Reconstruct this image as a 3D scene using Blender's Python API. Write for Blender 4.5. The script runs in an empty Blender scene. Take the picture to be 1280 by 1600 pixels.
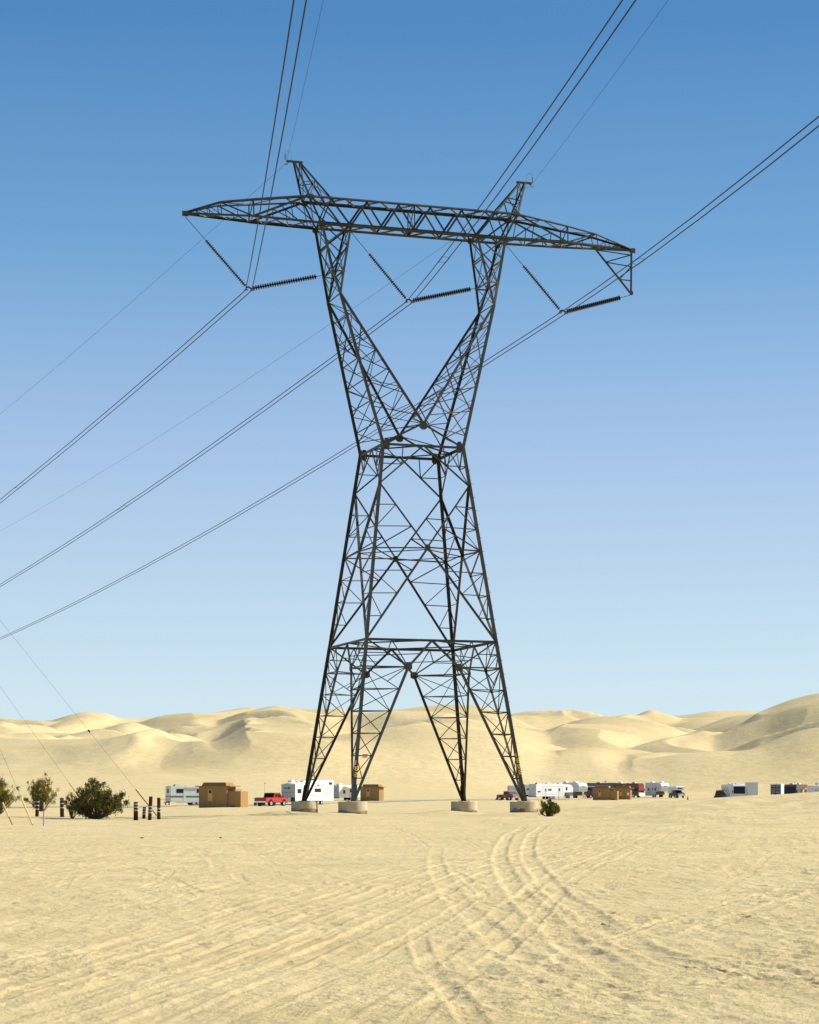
import bpy, bmesh, math, random
import numpy as np
from mathutils import Vector, Matrix

R = math.radians
sc = bpy.context.scene
col = sc.collection

# ------------------------------------------------------------------ camera
EYE = 1.6                       # camera height; all z below are relative to the eye
FPX = 3410.36                   # focal length in photo pixels (1280 wide)
HOR = 1251.155                  # horizon row
cam_data = bpy.data.cameras.new('camera')
cam = bpy.data.objects.new('camera', cam_data)
col.objects.link(cam)
cam.location = (0, 0, EYE)
cam.rotation_euler = (R(90), 0, 0)
cam_data.sensor_fit = 'HORIZONTAL'
cam_data.sensor_width = 36
cam_data.lens = 36 * FPX / 1280
cam_data.shift_y = (HOR - 800) / 1280
cam_data.clip_start = 0.5
cam_data.clip_end = 9000
sc.camera = cam

# ------------------------------------------------------------------ light
SUN_EL, SUN_AZ = R(38), R(14)   # azimuth measured from +X towards +Y
sun_dir = Vector((math.cos(SUN_AZ) * math.cos(SUN_EL), math.sin(SUN_AZ) * math.cos(SUN_EL), math.sin(SUN_EL)))
sl = bpy.data.lights.new('sun', 'SUN')
sl.energy = 4.8
sl.angle = R(0.5)
sl.color = (1.0, 0.93, 0.80)
so = bpy.data.objects.new('sun', sl)
so.rotation_euler = (-sun_dir).to_track_quat('-Z', 'Y').to_euler()
so.location = (60, 40, 90)
col.objects.link(so)

w = bpy.data.worlds.new('World')
sc.world = w
w.use_nodes = True
nt = w.node_tree
bg = nt.nodes['Background']
sky = nt.nodes.new('ShaderNodeTexSky')
sky.sky_type = 'NISHITA'
sky.sun_disc = False
sky.sun_elevation = SUN_EL
sky.sun_rotation = math.pi / 2 - SUN_AZ
sky.altitude = 100
sky.air_density = 1.0
sky.dust_density = 0.0
sky.ozone_density = 4.0
hs = nt.nodes.new('ShaderNodeHueSaturation')
hs.inputs['Saturation'].default_value = 1.12
nt.links.new(sky.outputs[0], hs.inputs['Color'])
# the low sky: pale at the horizon, deepening quickly with elevation (thin desert haze)
SKY_STR, EXPO = 0.105, 0.65
tcw = nt.nodes.new('ShaderNodeTexCoord')
sep = nt.nodes.new('ShaderNodeSeparateXYZ')
nt.links.new(tcw.outputs['Generated'], sep.inputs[0])
mrw = nt.nodes.new('ShaderNodeMapRange'); mrw.inputs[1].default_value = 0.0; mrw.inputs[2].default_value = 0.5
nt.links.new(sep.outputs['Z'], mrw.inputs[0])
rampw = nt.nodes.new('ShaderNodeValToRGB')
els = [(0.0, (.64, .785, .88)), (.05, (.60, .755, .868)), (.1026, (.503, .645, .815)), (.1736, (.352, .515, .76)), (.242, (.175, .376, .644)), (.3346, (.073, .238, .505)), (.5, (.045, .17, .43))]
cre = rampw.color_ramp.elements
for i, (z, c) in enumerate(els):
    e_ = cre[i] if i < 2 else cre.new(z / .5)
    e_.position = z / .5; e_.color = (*c, 1)
nt.links.new(mrw.outputs[0], rampw.inputs[0])
vsc = nt.nodes.new('ShaderNodeVectorMath'); vsc.operation = 'SCALE'
vsc.inputs['Scale'].default_value = 1 / (SKY_STR * 2 ** EXPO)
nt.links.new(rampw.outputs[0], vsc.inputs[0])
fcw = nt.nodes.new('ShaderNodeMapRange'); fcw.inputs[1].default_value = 0.34; fcw.inputs[2].default_value = 0.6
fcw.inputs[3].default_value = 0.86; fcw.inputs[4].default_value = 0.0
nt.links.new(sep.outputs['Z'], fcw.inputs[0])
mxw = nt.nodes.new('ShaderNodeMixRGB')
nt.links.new(fcw.outputs[0], mxw.inputs[0])
nt.links.new(hs.outputs[0], mxw.inputs[1]); nt.links.new(vsc.outputs[0], mxw.inputs[2])
nt.links.new(mxw.outputs[0], bg.inputs[0])
bg.inputs[1].default_value = SKY_STR
sc.view_settings.view_transform = 'Standard'
sc.view_settings.look = 'None'
sc.view_settings.gamma = 1
sc.view_settings.exposure = EXPO

# ------------------------------------------------------------------ helpers
def tag(o, label=None, cat=None, group=None, kind=None):
    if label: o['label'] = label
    if cat: o['category'] = cat
    if group: o['group'] = group
    if kind: o['kind'] = kind
    return o

def empty(name, loc, rz=0.0, label=None, cat=None, group=None):
    o = bpy.data.objects.new(name, None)
    o.empty_display_size = 0.3
    o.location = loc
    o.rotation_euler = (0, 0, rz)
    col.objects.link(o)
    return tag(o, label, cat, group)

class MB:
    """collects simple solids into one mesh"""
    def __init__(self):
        self.v, self.f = [], []
    def add(self, vs, fs):
        n = len(self.v)
        self.v += [tuple(p) for p in vs]
        self.f += [tuple(i + n for i in f) for f in fs]
        return self
    def box(self, x0, x1, y0, y1, z0, z1):
        return self.add([(x, y, z) for x in (x0, x1) for y in (y0, y1) for z in (z0, z1)],
                        [(0, 1, 3, 2), (4, 6, 7, 5), (0, 4, 5, 1), (2, 3, 7, 6), (0, 2, 6, 4), (1, 5, 7, 3)])
    def prism(self, pts, y0, y1):
        """polygon in x,z extruded along y"""
        n = len(pts)
        vs = [(x, y0, z) for x, z in pts] + [(x, y1, z) for x, z in pts]
        fs = [tuple(range(n)), tuple(range(2 * n - 1, n - 1, -1))]
        fs += [(i, i + n, (i + 1) % n + n, (i + 1) % n) for i in range(n)]
        return self.add(vs, fs)
    def slab(self, quad, n, t):
        """planar polygon given a thickness t along -n"""
        n = Vector(n).normalized() * t
        q = [Vector(p) for p in quad]
        k = len(q)
        vs = q + [p - n for p in q]
        fs = [tuple(range(k)), tuple(range(2 * k - 1, k - 1, -1))]
        fs += [(i, i + k, (i + 1) % k + k, (i + 1) % k) for i in range(k)]
        return self.add(vs, fs)
    def tube(self, pts, r, n=6, r2=None, caps=True):
        pts = [Vector(p) for p in pts]
        m = len(pts)
        base = len(self.v)
        up = Vector((0, 0, 1))
        for i, p in enumerate(pts):
            d = (pts[min(i + 1, m - 1)] - pts[max(i - 1, 0)]).normalized()
            a = d.cross(up if abs(d.z) < 0.95 else Vector((1, 0, 0))).normalized()
            b = d.cross(a)
            rr = r if r2 is None else r + (r2 - r) * i / max(1, m - 1)
            for k in range(n):
                t = 2 * math.pi * k / n
                self.v.append(tuple(p + a * (rr * math.cos(t)) + b * (rr * math.sin(t))))
        for i in range(m - 1):
            for k in range(n):
                k2 = (k + 1) % n
                self.f.append((base + i * n + k, base + i * n + k2, base + (i + 1) * n + k2, base + (i + 1) * n + k))
        if caps:
            self.f.append(tuple(base + k for k in range(n - 1, -1, -1)))
            self.f.append(tuple(base + (m - 1) * n + k for k in range(n)))
        return self
    def cyl(self, c, axis, r, h, n=16):
        c = Vector(c); a = Vector(axis).normalized()
        return self.tube([c - a * h / 2, c + a * h / 2], r, n)
    def lathe(self, c, axis, prof, n=10):
        """prof: list of (radius, distance along axis)"""
        c = Vector(c); d = Vector(axis).normalized()
        a = d.cross(Vector((0, 0, 1)) if abs(d.z) < 0.95 else Vector((1, 0, 0))).normalized()
        b = d.cross(a)
        base = len(self.v); m = len(prof)
        for r, s in prof:
            for k in range(n):
                t = 2 * math.pi * k / n
                self.v.append(tuple(c + d * s + a * (r * math.cos(t)) + b * (r * math.sin(t))))
        for i in range(m - 1):
            for k in range(n):
                k2 = (k + 1) % n
                self.f.append((base + i * n + k, base + i * n + k2, base + (i + 1) * n + k2, base + (i + 1) * n + k))
        self.f.append(tuple(base + k for k in range(n - 1, -1, -1)))
        self.f.append(tuple(base + (m - 1) * n + k for k in range(n)))
        return self
    def angle(self, p, q, wd, n, th=None, heel=0):
        """steel L section from p to q; one leg lies across n, the other along n"""
        p, q = Vector(p), Vector(q)
        d = (q - p)
        if d.length < 1e-4: return self
        d.normalize()
        n = Vector(n)
        e1 = n - d * n.dot(d)
        if e1.length < 1e-3:
            e1 = d.orthogonal()
        e1.normalize()
        e2 = d.cross(e1)
        t = th or max(0.012, wd * 0.13)
        sec = [(0, 0), (wd, 0), (wd, t), (t, t), (t, wd), (0, wd)]
        o = wd * 0.3
        vs = []
        for c in (p, q):
            for a, b in sec:
                vs.append(c - e1 * (a - o) + e2 * (b - o))
        fs = [(5, 4, 3, 2, 1, 0), (6, 7, 8, 9, 10, 11)] + [(i, (i + 1) % 6, (i + 1) % 6 + 6, i + 6) for i in range(6)]
        return self.add(vs, fs)
    def build(self, name, mat, parent=None, smooth=False, bevel=0):
        me = bpy.data.meshes.new(name)
        me.from_pydata(self.v, [], self.f)
        bm = bmesh.new(); bm.from_mesh(me)
        if bevel:
            bmesh.ops.bevel(bm, geom=list(bm.edges), offset=bevel, segments=2, affect='EDGES', clamp_overlap=True)
        bmesh.ops.recalc_face_normals(bm, faces=bm.faces)
        bm.to_mesh(me); bm.free()
        if smooth:
            for p in me.polygons: p.use_smooth = True
        me.materials.append(mat)
        o = bpy.data.objects.new(name, me)
        col.objects.link(o)
        if parent: o.parent = parent
        return o

def copy_tree(o, parent=None):
    c = o.copy(); col.objects.link(c)
    c.parent = parent
    for ch in [x for x in o.children]:
        copy_tree(ch, c)
    return c

# ------------------------------------------------------------------ materials
def mat(name, rgb, rough=0.7, spec=0.3, metal=0.0, vary=0.0, scale=3.0, rgb2=None, bump=0.0, bscale=20.0, sub=None):
    m = bpy.data.materials.new(name); m.use_nodes = True
    t = m.node_tree; b = t.nodes['Principled BSDF']
    b.inputs['Base Color'].default_value = (*rgb, 1)
    b.inputs['Roughness'].default_value = rough
    b.inputs['Specular IOR Level'].default_value = spec
    b.inputs['Metallic'].default_value = metal
    tc = t.nodes.new('ShaderNodeTexCoord')
    if vary or rgb2:
        nz = t.nodes.new('ShaderNodeTexNoise'); nz.inputs['Scale'].default_value = scale
        nz.inputs['Detail'].default_value = 6
        t.links.new(tc.outputs['Object'], nz.inputs['Vector'])
        cr = t.nodes.new('ShaderNodeValToRGB')
        c2 = rgb2 or tuple(min(1, c * (1 + vary)) for c in rgb)
        c1 = rgb if rgb2 else tuple(c * (1 - vary) for c in rgb)
        cr.color_ramp.elements[0].position = 0.35; cr.color_ramp.elements[0].color = (*c1, 1)
        cr.color_ramp.elements[1].position = 0.65; cr.color_ramp.elements[1].color = (*c2, 1)
        t.links.new(nz.outputs['Fac'], cr.inputs['Fac'])
        t.links.new(cr.outputs['Color'], b.inputs['Base Color'])
    if bump:
        nb = t.nodes.new('ShaderNodeTexNoise'); nb.inputs['Scale'].default_value = bscale
        nb.inputs['Detail'].default_value = 5
        t.links.new(tc.outputs['Object'], nb.inputs['Vector'])
        bp = t.nodes.new('ShaderNodeBump'); bp.inputs['Distance'].default_value = bump
        bp.inputs['Strength'].default_value = 1.0
        t.links.new(nb.outputs['Fac'], bp.inputs['Height'])
        t.links.new(bp.outputs['Normal'], b.inputs['Normal'])
    return m

def sand_material(name, near):
    m = bpy.data.materials.new(name); m.use_nodes = True
    t = m.node_tree; b = t.nodes['Principled BSDF']
    b.inputs['Roughness'].default_value = 1.0
    b.inputs['Specular IOR Level'].default_value = 0.05
    tc = t.nodes.new('ShaderNodeTexCoord')
    n1 = t.nodes.new('ShaderNodeTexNoise'); n1.inputs['Scale'].default_value = 0.35 if near else 0.012
    n1.inputs['Detail'].default_value = 8; n1.inputs['Roughness'].default_value = 0.65
    t.links.new(tc.outputs['Object'], n1.inputs['Vector'])
    cr = t.nodes.new('ShaderNodeValToRGB')
    cr.color_ramp.elements[0].position = 0.3; cr.color_ramp.elements[0].color = (*SAND_A, 1)
    cr.color_ramp.elements[1].position = 0.7; cr.color_ramp.elements[1].color = (*SAND_B, 1)
    t.links.new(n1.outputs['Fac'], cr.inputs['Fac'])
    # grains: coarse dark specks
    n3 = t.nodes.new('ShaderNodeTexNoise'); n3.inputs['Scale'].default_value = 60 if near else 0.4
    n3.inputs['Detail'].default_value = 3
    t.links.new(tc.outputs['Object'], n3.inputs['Vector'])
    mr = t.nodes.new('ShaderNodeMapRange'); mr.inputs[1].default_value = 0.3; mr.inputs[2].default_value = 0.7
    mr.inputs[3].default_value = 0.9; mr.inputs[4].default_value = 1.06
    t.links.new(n3.outputs['Fac'], mr.inputs[0])
    mx = t.nodes.new('ShaderNodeMixRGB'); mx.blend_type = 'MULTIPLY'; mx.inputs[0].default_value = 1
    t.links.new(cr.outputs['Color'], mx.inputs[1]); t.links.new(mr.outputs[0], mx.inputs[2])
    t.links.new(mx.outputs['Color'], b.inputs['Base Color'])
    nb = t.nodes.new('ShaderNodeTexNoise'); nb.inputs['Scale'].default_value = 1.7 if near else 0.10
    nb.inputs['Detail'].default_value = 11; nb.inputs['Roughness'].default_value = 0.68
    mp = t.nodes.new('ShaderNodeMapping')
    mp.inputs['Scale'].default_value = (1.0, 0.55, 1.0) if near else (1, 0.5, 1)
    mp.inputs['Rotation'].default_value = (0, 0, R(25))
    t.links.new(tc.outputs['Object'], mp.inputs['Vector']); t.links.new(mp.outputs[0], nb.inputs['Vector'])
    bp = t.nodes.new('ShaderNodeBump'); bp.inputs['Strength'].default_value = 1.0
    bp.inputs['Distance'].default_value = 0.13 if near else 0.5
    t.links.new(nb.outputs['Fac'], bp.inputs['Height'])
    t.links.new(bp.outputs['Normal'], b.inputs['Normal'])
    return m

SAND_A = (0.515, 0.405, 0.205)
SAND_B = (0.62, 0.503, 0.270)
M = {}
M['sand'] = sand_material('sand', True)
M['dune'] = sand_material('dune_sand', False)
M['asphalt'] = mat('asphalt', (0.34, 0.31, 0.23), 0.95, 0.1, rgb2=(0.47, 0.38, 0.21), scale=0.12)
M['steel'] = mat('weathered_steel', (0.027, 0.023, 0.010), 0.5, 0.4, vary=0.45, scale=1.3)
M['lit_lacing'] = mat('sunlit_lacing', (0.26, 0.25, 0.22), 0.5, 0.4, rgb2=(0.05, 0.045, 0.03), scale=0.9)  # pale tone paints sunlight onto the plan lacing
M['lit_brace'] = mat('sunlit_brace_steel', (0.12, 0.11, 0.085), 0.45, 0.5, rgb2=(0.03, 0.026, 0.014), scale=0.7)  # lighter steel, a sunlit look painted on some of the bracing
M['plate'] = mat('gusset_steel', (0.036, 0.031, 0.014), 0.55, 0.4, vary=0.3, scale=2)
M['rust'] = mat('rusty_steel', (0.16, 0.075, 0.02), 0.7, 0.3, vary=0.3, scale=4)
M['porcelain'] = mat('brown_porcelain', (0.018, 0.014, 0.010), 0.25, 0.5)
M['wire'] = mat('conductor', (0.022, 0.018, 0.020), 0.7, 0.2)
M['concrete'] = mat('concrete', (0.54, 0.46, 0.30), 0.9, 0.2, rgb2=(0.40, 0.33, 0.20), scale=1.6, bump=0.01, bscale=14)
M['stain'] = mat('splashed_concrete', (0.15, 0.105, 0.05), 0.95, 0.1, rgb2=(0.33, 0.27, 0.16), scale=2.6)
M['post'] = mat('creosoted_timber', (0.055, 0.028, 0.014), 0.9, 0.1, vary=0.4, scale=6, bump=0.01, bscale=30)
M['band'] = mat('greyed_reflector', (0.42, 0.41, 0.36), 0.5, 0.3)  # white bands greyed, their shaded side mixed into the colour
M['white'] = mat('white_paint', (0.80, 0.80, 0.79), 0.4, 0.5)
M['offwhite'] = mat('offwhite_paint', (0.66, 0.67, 0.65), 0.4, 0.5, vary=0.04, scale=1)
M['cream'] = mat('cream_paint', (0.66, 0.68, 0.56), 0.4, 0.5)
M['grey'] = mat('grey_paint', (0.42, 0.42, 0.41), 0.45, 0.5)
M['lightgrey'] = mat('light_grey_paint', (0.62, 0.61, 0.58), 0.45, 0.5)
M['teal'] = mat('teal_stripe', (0.07, 0.12, 0.12), 0.4, 0.5)
M['yellow'] = mat('yellow_paint', (0.80, 0.48, 0.03), 0.5, 0.4)
M['guard'] = mat('yellow_plastic', (0.72, 0.50, 0.14), 0.5, 0.4)
M['red'] = mat('red_paint', (0.52, 0.022, 0.014), 0.35, 0.5)
M['darkred'] = mat('dark_red_paint', (0.24, 0.025, 0.012), 0.3, 0.6)
M['maroon'] = mat('shaded_red_paint', (0.10, 0.025, 0.02), 0.3, 0.6)  # darkened red, painting the shade on the coach's side
M['brownpaint'] = mat('brown_paint', (0.085, 0.05, 0.028), 0.3, 0.6)
M['black'] = mat('black_paint', (0.012, 0.012, 0.012), 0.4, 0.5)
M['glass'] = mat('dark_glass', (0.010, 0.010, 0.010), 0.3, 0.3)
M['tyre'] = mat('rubber', (0.014, 0.014, 0.014), 0.9, 0.2)
M['chrome'] = mat('chrome', (0.72, 0.72, 0.72), 0.2, 0.5, metal=0.9)
M['lamp_red'] = mat('red_lens', (0.4, 0.01, 0.01), 0.25, 0.5)
M['adobe'] = mat('tan_stucco', (0.33, 0.20, 0.080), 0.95, 0.1, vary=0.07, scale=5, bump=0.01, bscale=20)
M['adobe_roof'] = mat('tan_roof_metal', (0.28, 0.165, 0.065), 0.7, 0.2, vary=0.05)
M['door'] = mat('tan_door', (0.58, 0.36, 0.10), 0.6, 0.3)
M['mark'] = mat('dark_marking', (0.05, 0.04, 0.05), 0.5, 0.3)
M['stem'] = mat('bark', (0.10, 0.07, 0.04), 0.9, 0.1)
M['leaf_dark'] = mat('dark_leaves', (0.045, 0.044, 0.009), 0.8, 0.1, rgb2=(0.17, 0.15, 0.035), scale=3.5)
M['leaf_olive'] = mat('olive_leaves', (0.12, 0.100, 0.016), 0.8, 0.1, rgb2=(0.32, 0.25, 0.05), scale=3.0)
M['leaf_green'] = mat('green_leaves', (0.085, 0.080, 0.007), 0.8, 0.1, rgb2=(0.22, 0.185, 0.022), scale=4.0)
M['cone'] = mat('orange_plastic', (0.75, 0.12, 0.02), 0.5, 0.3)
M['stone'] = mat('dark_stone', (0.13, 0.10, 0.06), 0.95, 0.1, vary=0.3, scale=8)
M['alu'] = mat('aluminium', (0.5, 0.5, 0.48), 0.4, 0.5, metal=0.5)
M['brownmark'] = mat('brown_graphic', (0.16, 0.085, 0.06), 0.4, 0.4)

# ------------------------------------------------------------------ terrain
rng = np.random.RandomState(11)
_perm = rng.permutation(65536).astype(np.int64)
_gx = np.cos(rng.rand(65536) * 2 * np.pi); _gy = np.sin(rng.rand(65536) * 2 * np.pi)

def pnoise(x, y):
    xi = np.floor(x).astype(np.int64); yi = np.floor(y).astype(np.int64)
    xf = x - xi; yf = y - yi
    u = xf * xf * xf * (xf * (xf * 6 - 15) + 10); v = yf * yf * yf * (yf * (yf * 6 - 15) + 10)
    def g(ix, iy, dx, dy):
        h = _perm[(_perm[ix & 65535] + iy) & 65535]
        return _gx[h] * dx + _gy[h] * dy
    a = g(xi, yi, xf, yf); b = g(xi + 1, yi, xf - 1, yf)
    c = g(xi, yi + 1, xf, yf - 1); d = g(xi + 1, yi + 1, xf - 1, yf - 1)
    return (a + (b - a) * u) * (1 - v) + (c + (d - c) * u) * v

def smooth(a, b, x):
    t = np.clip((x - a) / (b - a), 0, 1)
    return t * t * (3 - 2 * t)

BY = np.array([0, 20, 60, 100, 150, 200, 274, 320, 360, 420, 480, 560, 700, 1000, 1400, 2000, 2600])
BZ = np.array([-1.6, -1.6, -1.45, -1.22, -1.0, -.92, -.86, -.72, -.55, -.28, -.02, .45, 2.2, 9.0, 16, 24, 30])
LY = np.array([0, 380, 450, 520, 600, 700, 800, 1000, 1400, 2600])          # extra rise of the big slope on the left
LZ = np.array([0, 0, 0.8, 2.8, 6.0, 10.0, 12.0, 13.5, 17, 24])
TT = np.array([-.40, -.19, -.08, 0, .06, .13, .19, .4])
TW = np.array([1.1, 1.05, .95, .60, .14, .06, .10, .3])
ST = np.array([-1, .05, .075, .105, .125, .15, .1877, .25, .4])
SZ = np.array([0, 0, .16, .60, .92, 1.28, 1.62, 2.1, 2.6])

# crests: apex column, depth at the apex, plan slope of the crest left / right of the apex, front and back slope, (column, row) points
CRESTS = [
 (130, 1500, .9, .9, .26, .2, [(-200, 1150), (-60, 1136), (0, 1131), (50, 1124), (83, 1120), (105, 1113), (130, 1108), (150, 1109.5), (165, 1113), (185, 1121), (215, 1125.5), (250, 1128), (300, 1140)]),
 (385, 1430, .8, .7, .22, .2, [(150, 1138), (200, 1129), (245, 1126), (300, 1119), (360, 1108.5), (395, 1104), (410, 1107), (430, 1112), (480, 1125)]),
 (458, 1240, .9, .45, .17, .2, [(330, 1148), (370, 1130), (400, 1117), (430, 1107), (455, 1103), (475, 1105.5), (530, 1109.5), (580, 1116), (640, 1124), (700, 1140)]),
 (690, 1300, .7, .6, .16, .2, [(520, 1130), (560, 1122), (610, 1116), (650, 1111), (690, 1107), (730, 1108), (790, 1112), (815, 1115), (860, 1122), (940, 1140)]),
 (870, 1750, .5, .5, .2, .2, [(740, 1125), (790, 1117), (825, 1115.5), (860, 1115), (880, 1114.5), (915, 1112.5), (940, 1117), (1000, 1124), (1060, 1140)]),
 (1018, 1950, .9, .9, .3, .2, [(930, 1125), (960, 1119), (995, 1115.5), (1018, 1110), (1035, 1114), (1050, 1118), (1090, 1135)]),
 (1120, 2100, .5, .5, .2, .2, [(1000, 1125), (1040, 1118.5), (1075, 1116), (1110, 1112), (1150, 1110), (1200, 1110), (1240, 1111), (1300, 1120)]),
 (1480, 1180, -.12, .3, .22, .2, [(1010, 1172), (1060, 1150), (1100, 1137), (1150, 1123), (1200, 1112), (1240, 1100), (1280, 1090), (1340, 1078), (1480, 1062), (1800, 1060)]),
 (815, 1020, .9, .9, .22, .2, [(720, 1170), (760, 1150), (795, 1138), (815, 1137), (835, 1140), (862, 1148), (900, 1155), (950, 1175)]),
 (960, 1150, .6, .7, .2, .2, [(850, 1150), (900, 1132), (950, 1121), (980, 1120), (1030, 1126), (1060, 1137), (1090, 1150)]),
 (1100, 930, .8, .8, .2, .2, [(960, 1178), (1000, 1164), (1040, 1152), (1080, 1145), (1100, 1143), (1115, 1146), (1150, 1149), (1190, 1158), (1230, 1175)]),
 (1202, 840, 1.0, 1.1, .26, .2, [(1120, 1182), (1160, 1171), (1190, 1160), (1202, 1157), (1212, 1160), (1226, 1168), (1250, 1180)]),
 (940, 830, .6, 1.0, .2, .2, [(760, 1208), (820, 1199), (880, 1191), (940, 1186), (962, 1188), (990, 1197), (1010, 1206)]),
 (1258, 800, 1.0, .7, .25, .2, [(1190, 1200), (1205, 1188), (1230, 1176), (1258, 1171), (1290, 1173), (1340, 1177), (1400, 1190)]),
 (632, 820, 1.1, 1.0, .22, .2, [(560, 1200), (590, 1184), (615, 1171), (632, 1166), (655, 1167), (672, 1173), (695, 1184), (720, 1200)]),
 (20, 800, .3, .75, .12, .1, [(-160, 1225), (-40, 1207), (20, 1199), (80, 1182), (140, 1176), (200, 1168), (280, 1161), (330, 1165), (400, 1178)]),
 (150, 1000, .7, .9, .2, .16, [(-120, 1178), (-20, 1165), (0, 1162), (40, 1151), (110, 1145), (150, 1141), (178, 1142), (205, 1151)]),
 (195, 1180, 1.0, 1.0, .28, .2, [(110, 1146), (150, 1138), (180, 1130), (195, 1127), (212, 1128), (240, 1139), (262, 1147)]),
 (282, 880, .3, .6, .15, .2, [(160, 1160), (210, 1150), (250, 1144), (282, 1141), (300, 1146), (325, 1158), (350, 1170)]),
 (345, 1040, 1.0, 1.0, .26, .2, [(300, 1150), (330, 1138), (345, 1133), (370, 1130), (396, 1128), (406, 1135), (425, 1150)]),
 (862, 880, .6, 1.2, .22, .2, [(780, 1196), (830, 1184), (862, 1178), (882, 1177), (893, 1181), (910, 1192)]),
 (30, 1250, .9, 1.0, .24, .2, [(-30, 1142), (10, 1134), (30, 1127.5), (60, 1127), (75, 1130), (110, 1140)]),
 (480, 900, .6, .6, .13, .1, [(330, 1176), (400, 1163), (480, 1157), (540, 1160), (620, 1172), (700, 1190)]),
]

def coarse(X, Y):
    """height relative to the eye, without small relief"""
    X = np.asarray(X, float); Y = np.asarray(Y, float)
    t = X / np.maximum(Y, 1.0)
    z = np.interp(Y, BY, BZ)
    z = z + np.interp(Y, LY, LZ) * np.interp(t, TT, TW)
    z = z + np.interp(t, ST, SZ) * np.exp(-((Y - 190) / np.where(Y < 190, 75, 85)) ** 2)
    z = z - 0.16 * smooth(.07, .13, -t) * smooth(60, 120, Y) * (1 - smooth(330, 420, Y))
    return z

def dune_height(X, Y):
    base = coarse(X, Y)
    z = base.copy()
    px = 640 + FPX * X / Y
    warp = pnoise(X / 140 + 9, Y / 140) * 26 + pnoise(X / 50, Y / 50 + 4) * 9
    sl = .8 + .55 * pnoise(X / 110 + 3, Y / 150)
    rn = 1.5 + 10.0 * smooth(-.15, .4, pnoise(X / 80 + 31, Y / 160))
    wx = pnoise(X / 90 + 17, Y / 120) * .8
    keep = smooth(585, 760, Y)
    for ap, Ya, kl, kr, sf, sb, pts in CRESTS:
        P = np.array(pts, float)
        mpp = Ya / FPX
        def crest(q):
            dpx = (q - ap) * mpp
            e = 30.0
            off = np.where(dpx < 0, kl, kr) * .58 * (np.sqrt(dpx * dpx + e * e) - e)
            Yc = Ya + off
            out = np.maximum(np.maximum(P[0, 0] - q, q - P[-1, 0]), 0)
            zc = (HOR - interp_s(np.clip(q, P[0, 0], P[-1, 0]), P[:, 0], P[:, 1])) * Yc / FPX - out * mpp * .3
            return Yc, zc
        Yc, zc = crest(px)
        d = Y - Yc - warp * np.clip((Ya - 450) / 700, .3, 1.2)
        # below the crest the relief drifts sideways, so spurs do not point at the eye
        q = px + np.clip(-d, 0, 140) * (.22 + wx) / mpp * .55
        _, zq = crest(q)
        f = np.clip(-d / 60, 0, 1)
        zt = zc * (1 - f) + np.minimum(zq, zc + 6) * f
        r = np.where(d < 0, np.sqrt(d * d + rn * rn) - rn, np.sqrt(d * d + 9) - 3)
        h = np.maximum(zt - base, .1)
        L = 1.75 * h / (sf * .53 * sl) + 40
        zf = base + h * np.clip(1 - r / L, 0, 1) ** 1.75
        zf = np.where(zt > base + .1, zf, zt)
        zz = np.where(d < 0, zf, zt - sb * r)
        zz = base + (zz - base) * keep
        k = 1.3
        mxx = np.maximum(z, zz)
        z = mxx + k * np.log1p(np.exp(-np.abs(z - zz) / k)) * .8 * smooth(0, 3, zz - base) * smooth(0, 3, z - base)
    fade = smooth(560, 860, Y)
    qx = X + pnoise(X / 130, Y / 130 + 7) * 40; qy = Y + pnoise(X / 130 + 5, Y / 130) * 60
    def saw(u, p):
        f = u - np.floor(u)
        f = np.where(f < p, f / p, (1 - f) / (1 - p))
        return f * f * (1.6 - .6 * f)
    u = qx * .84 + qy * .54; v = -qx * .54 + qy * .84
    msk = smooth(-.3, .35, pnoise(X / 190 + 2, Y / 230))
    m2 = smooth(-.15, .35, pnoise(X / 90 + 12, Y / 140))
    s1 = saw((u + pnoise(u / 160, v / 120) * 70) / 118, .74)
    s2 = saw((u * .93 - v * .36 + pnoise(u / 60 + 5, v / 50) * 24) / 46, .7)
    fade = fade * (1 - .92 * smooth(1030, 1130, px) * smooth(860, 1000, Y))
    z = z + fade * (msk * (s1 * 8.0 - 4.0) + m2 * (s2 * 2.2 - 1.1))
    z = z + smooth(450, 700, Y) * pnoise(X / 26, Y / 40) * .3
    return z

def interp_s(x, xs, ys):
    """smooth curve through points (Catmull style resampling)"""
    xs = np.array(xs, float); ys = np.array(ys, float)
    m = np.gradient(ys, xs)
    i = np.clip(np.searchsorted(xs, x) - 1, 0, len(xs) - 2)
    h = xs[i + 1] - xs[i]; s = np.clip((x - xs[i]) / h, 0, 1)
    return ((2 * s**3 - 3 * s**2 + 1) * ys[i] + (s**3 - 2 * s**2 + s) * h * m[i]
            + (-2 * s**3 + 3 * s**2) * ys[i + 1] + (s**3 - s**2) * h * m[i + 1])

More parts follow.
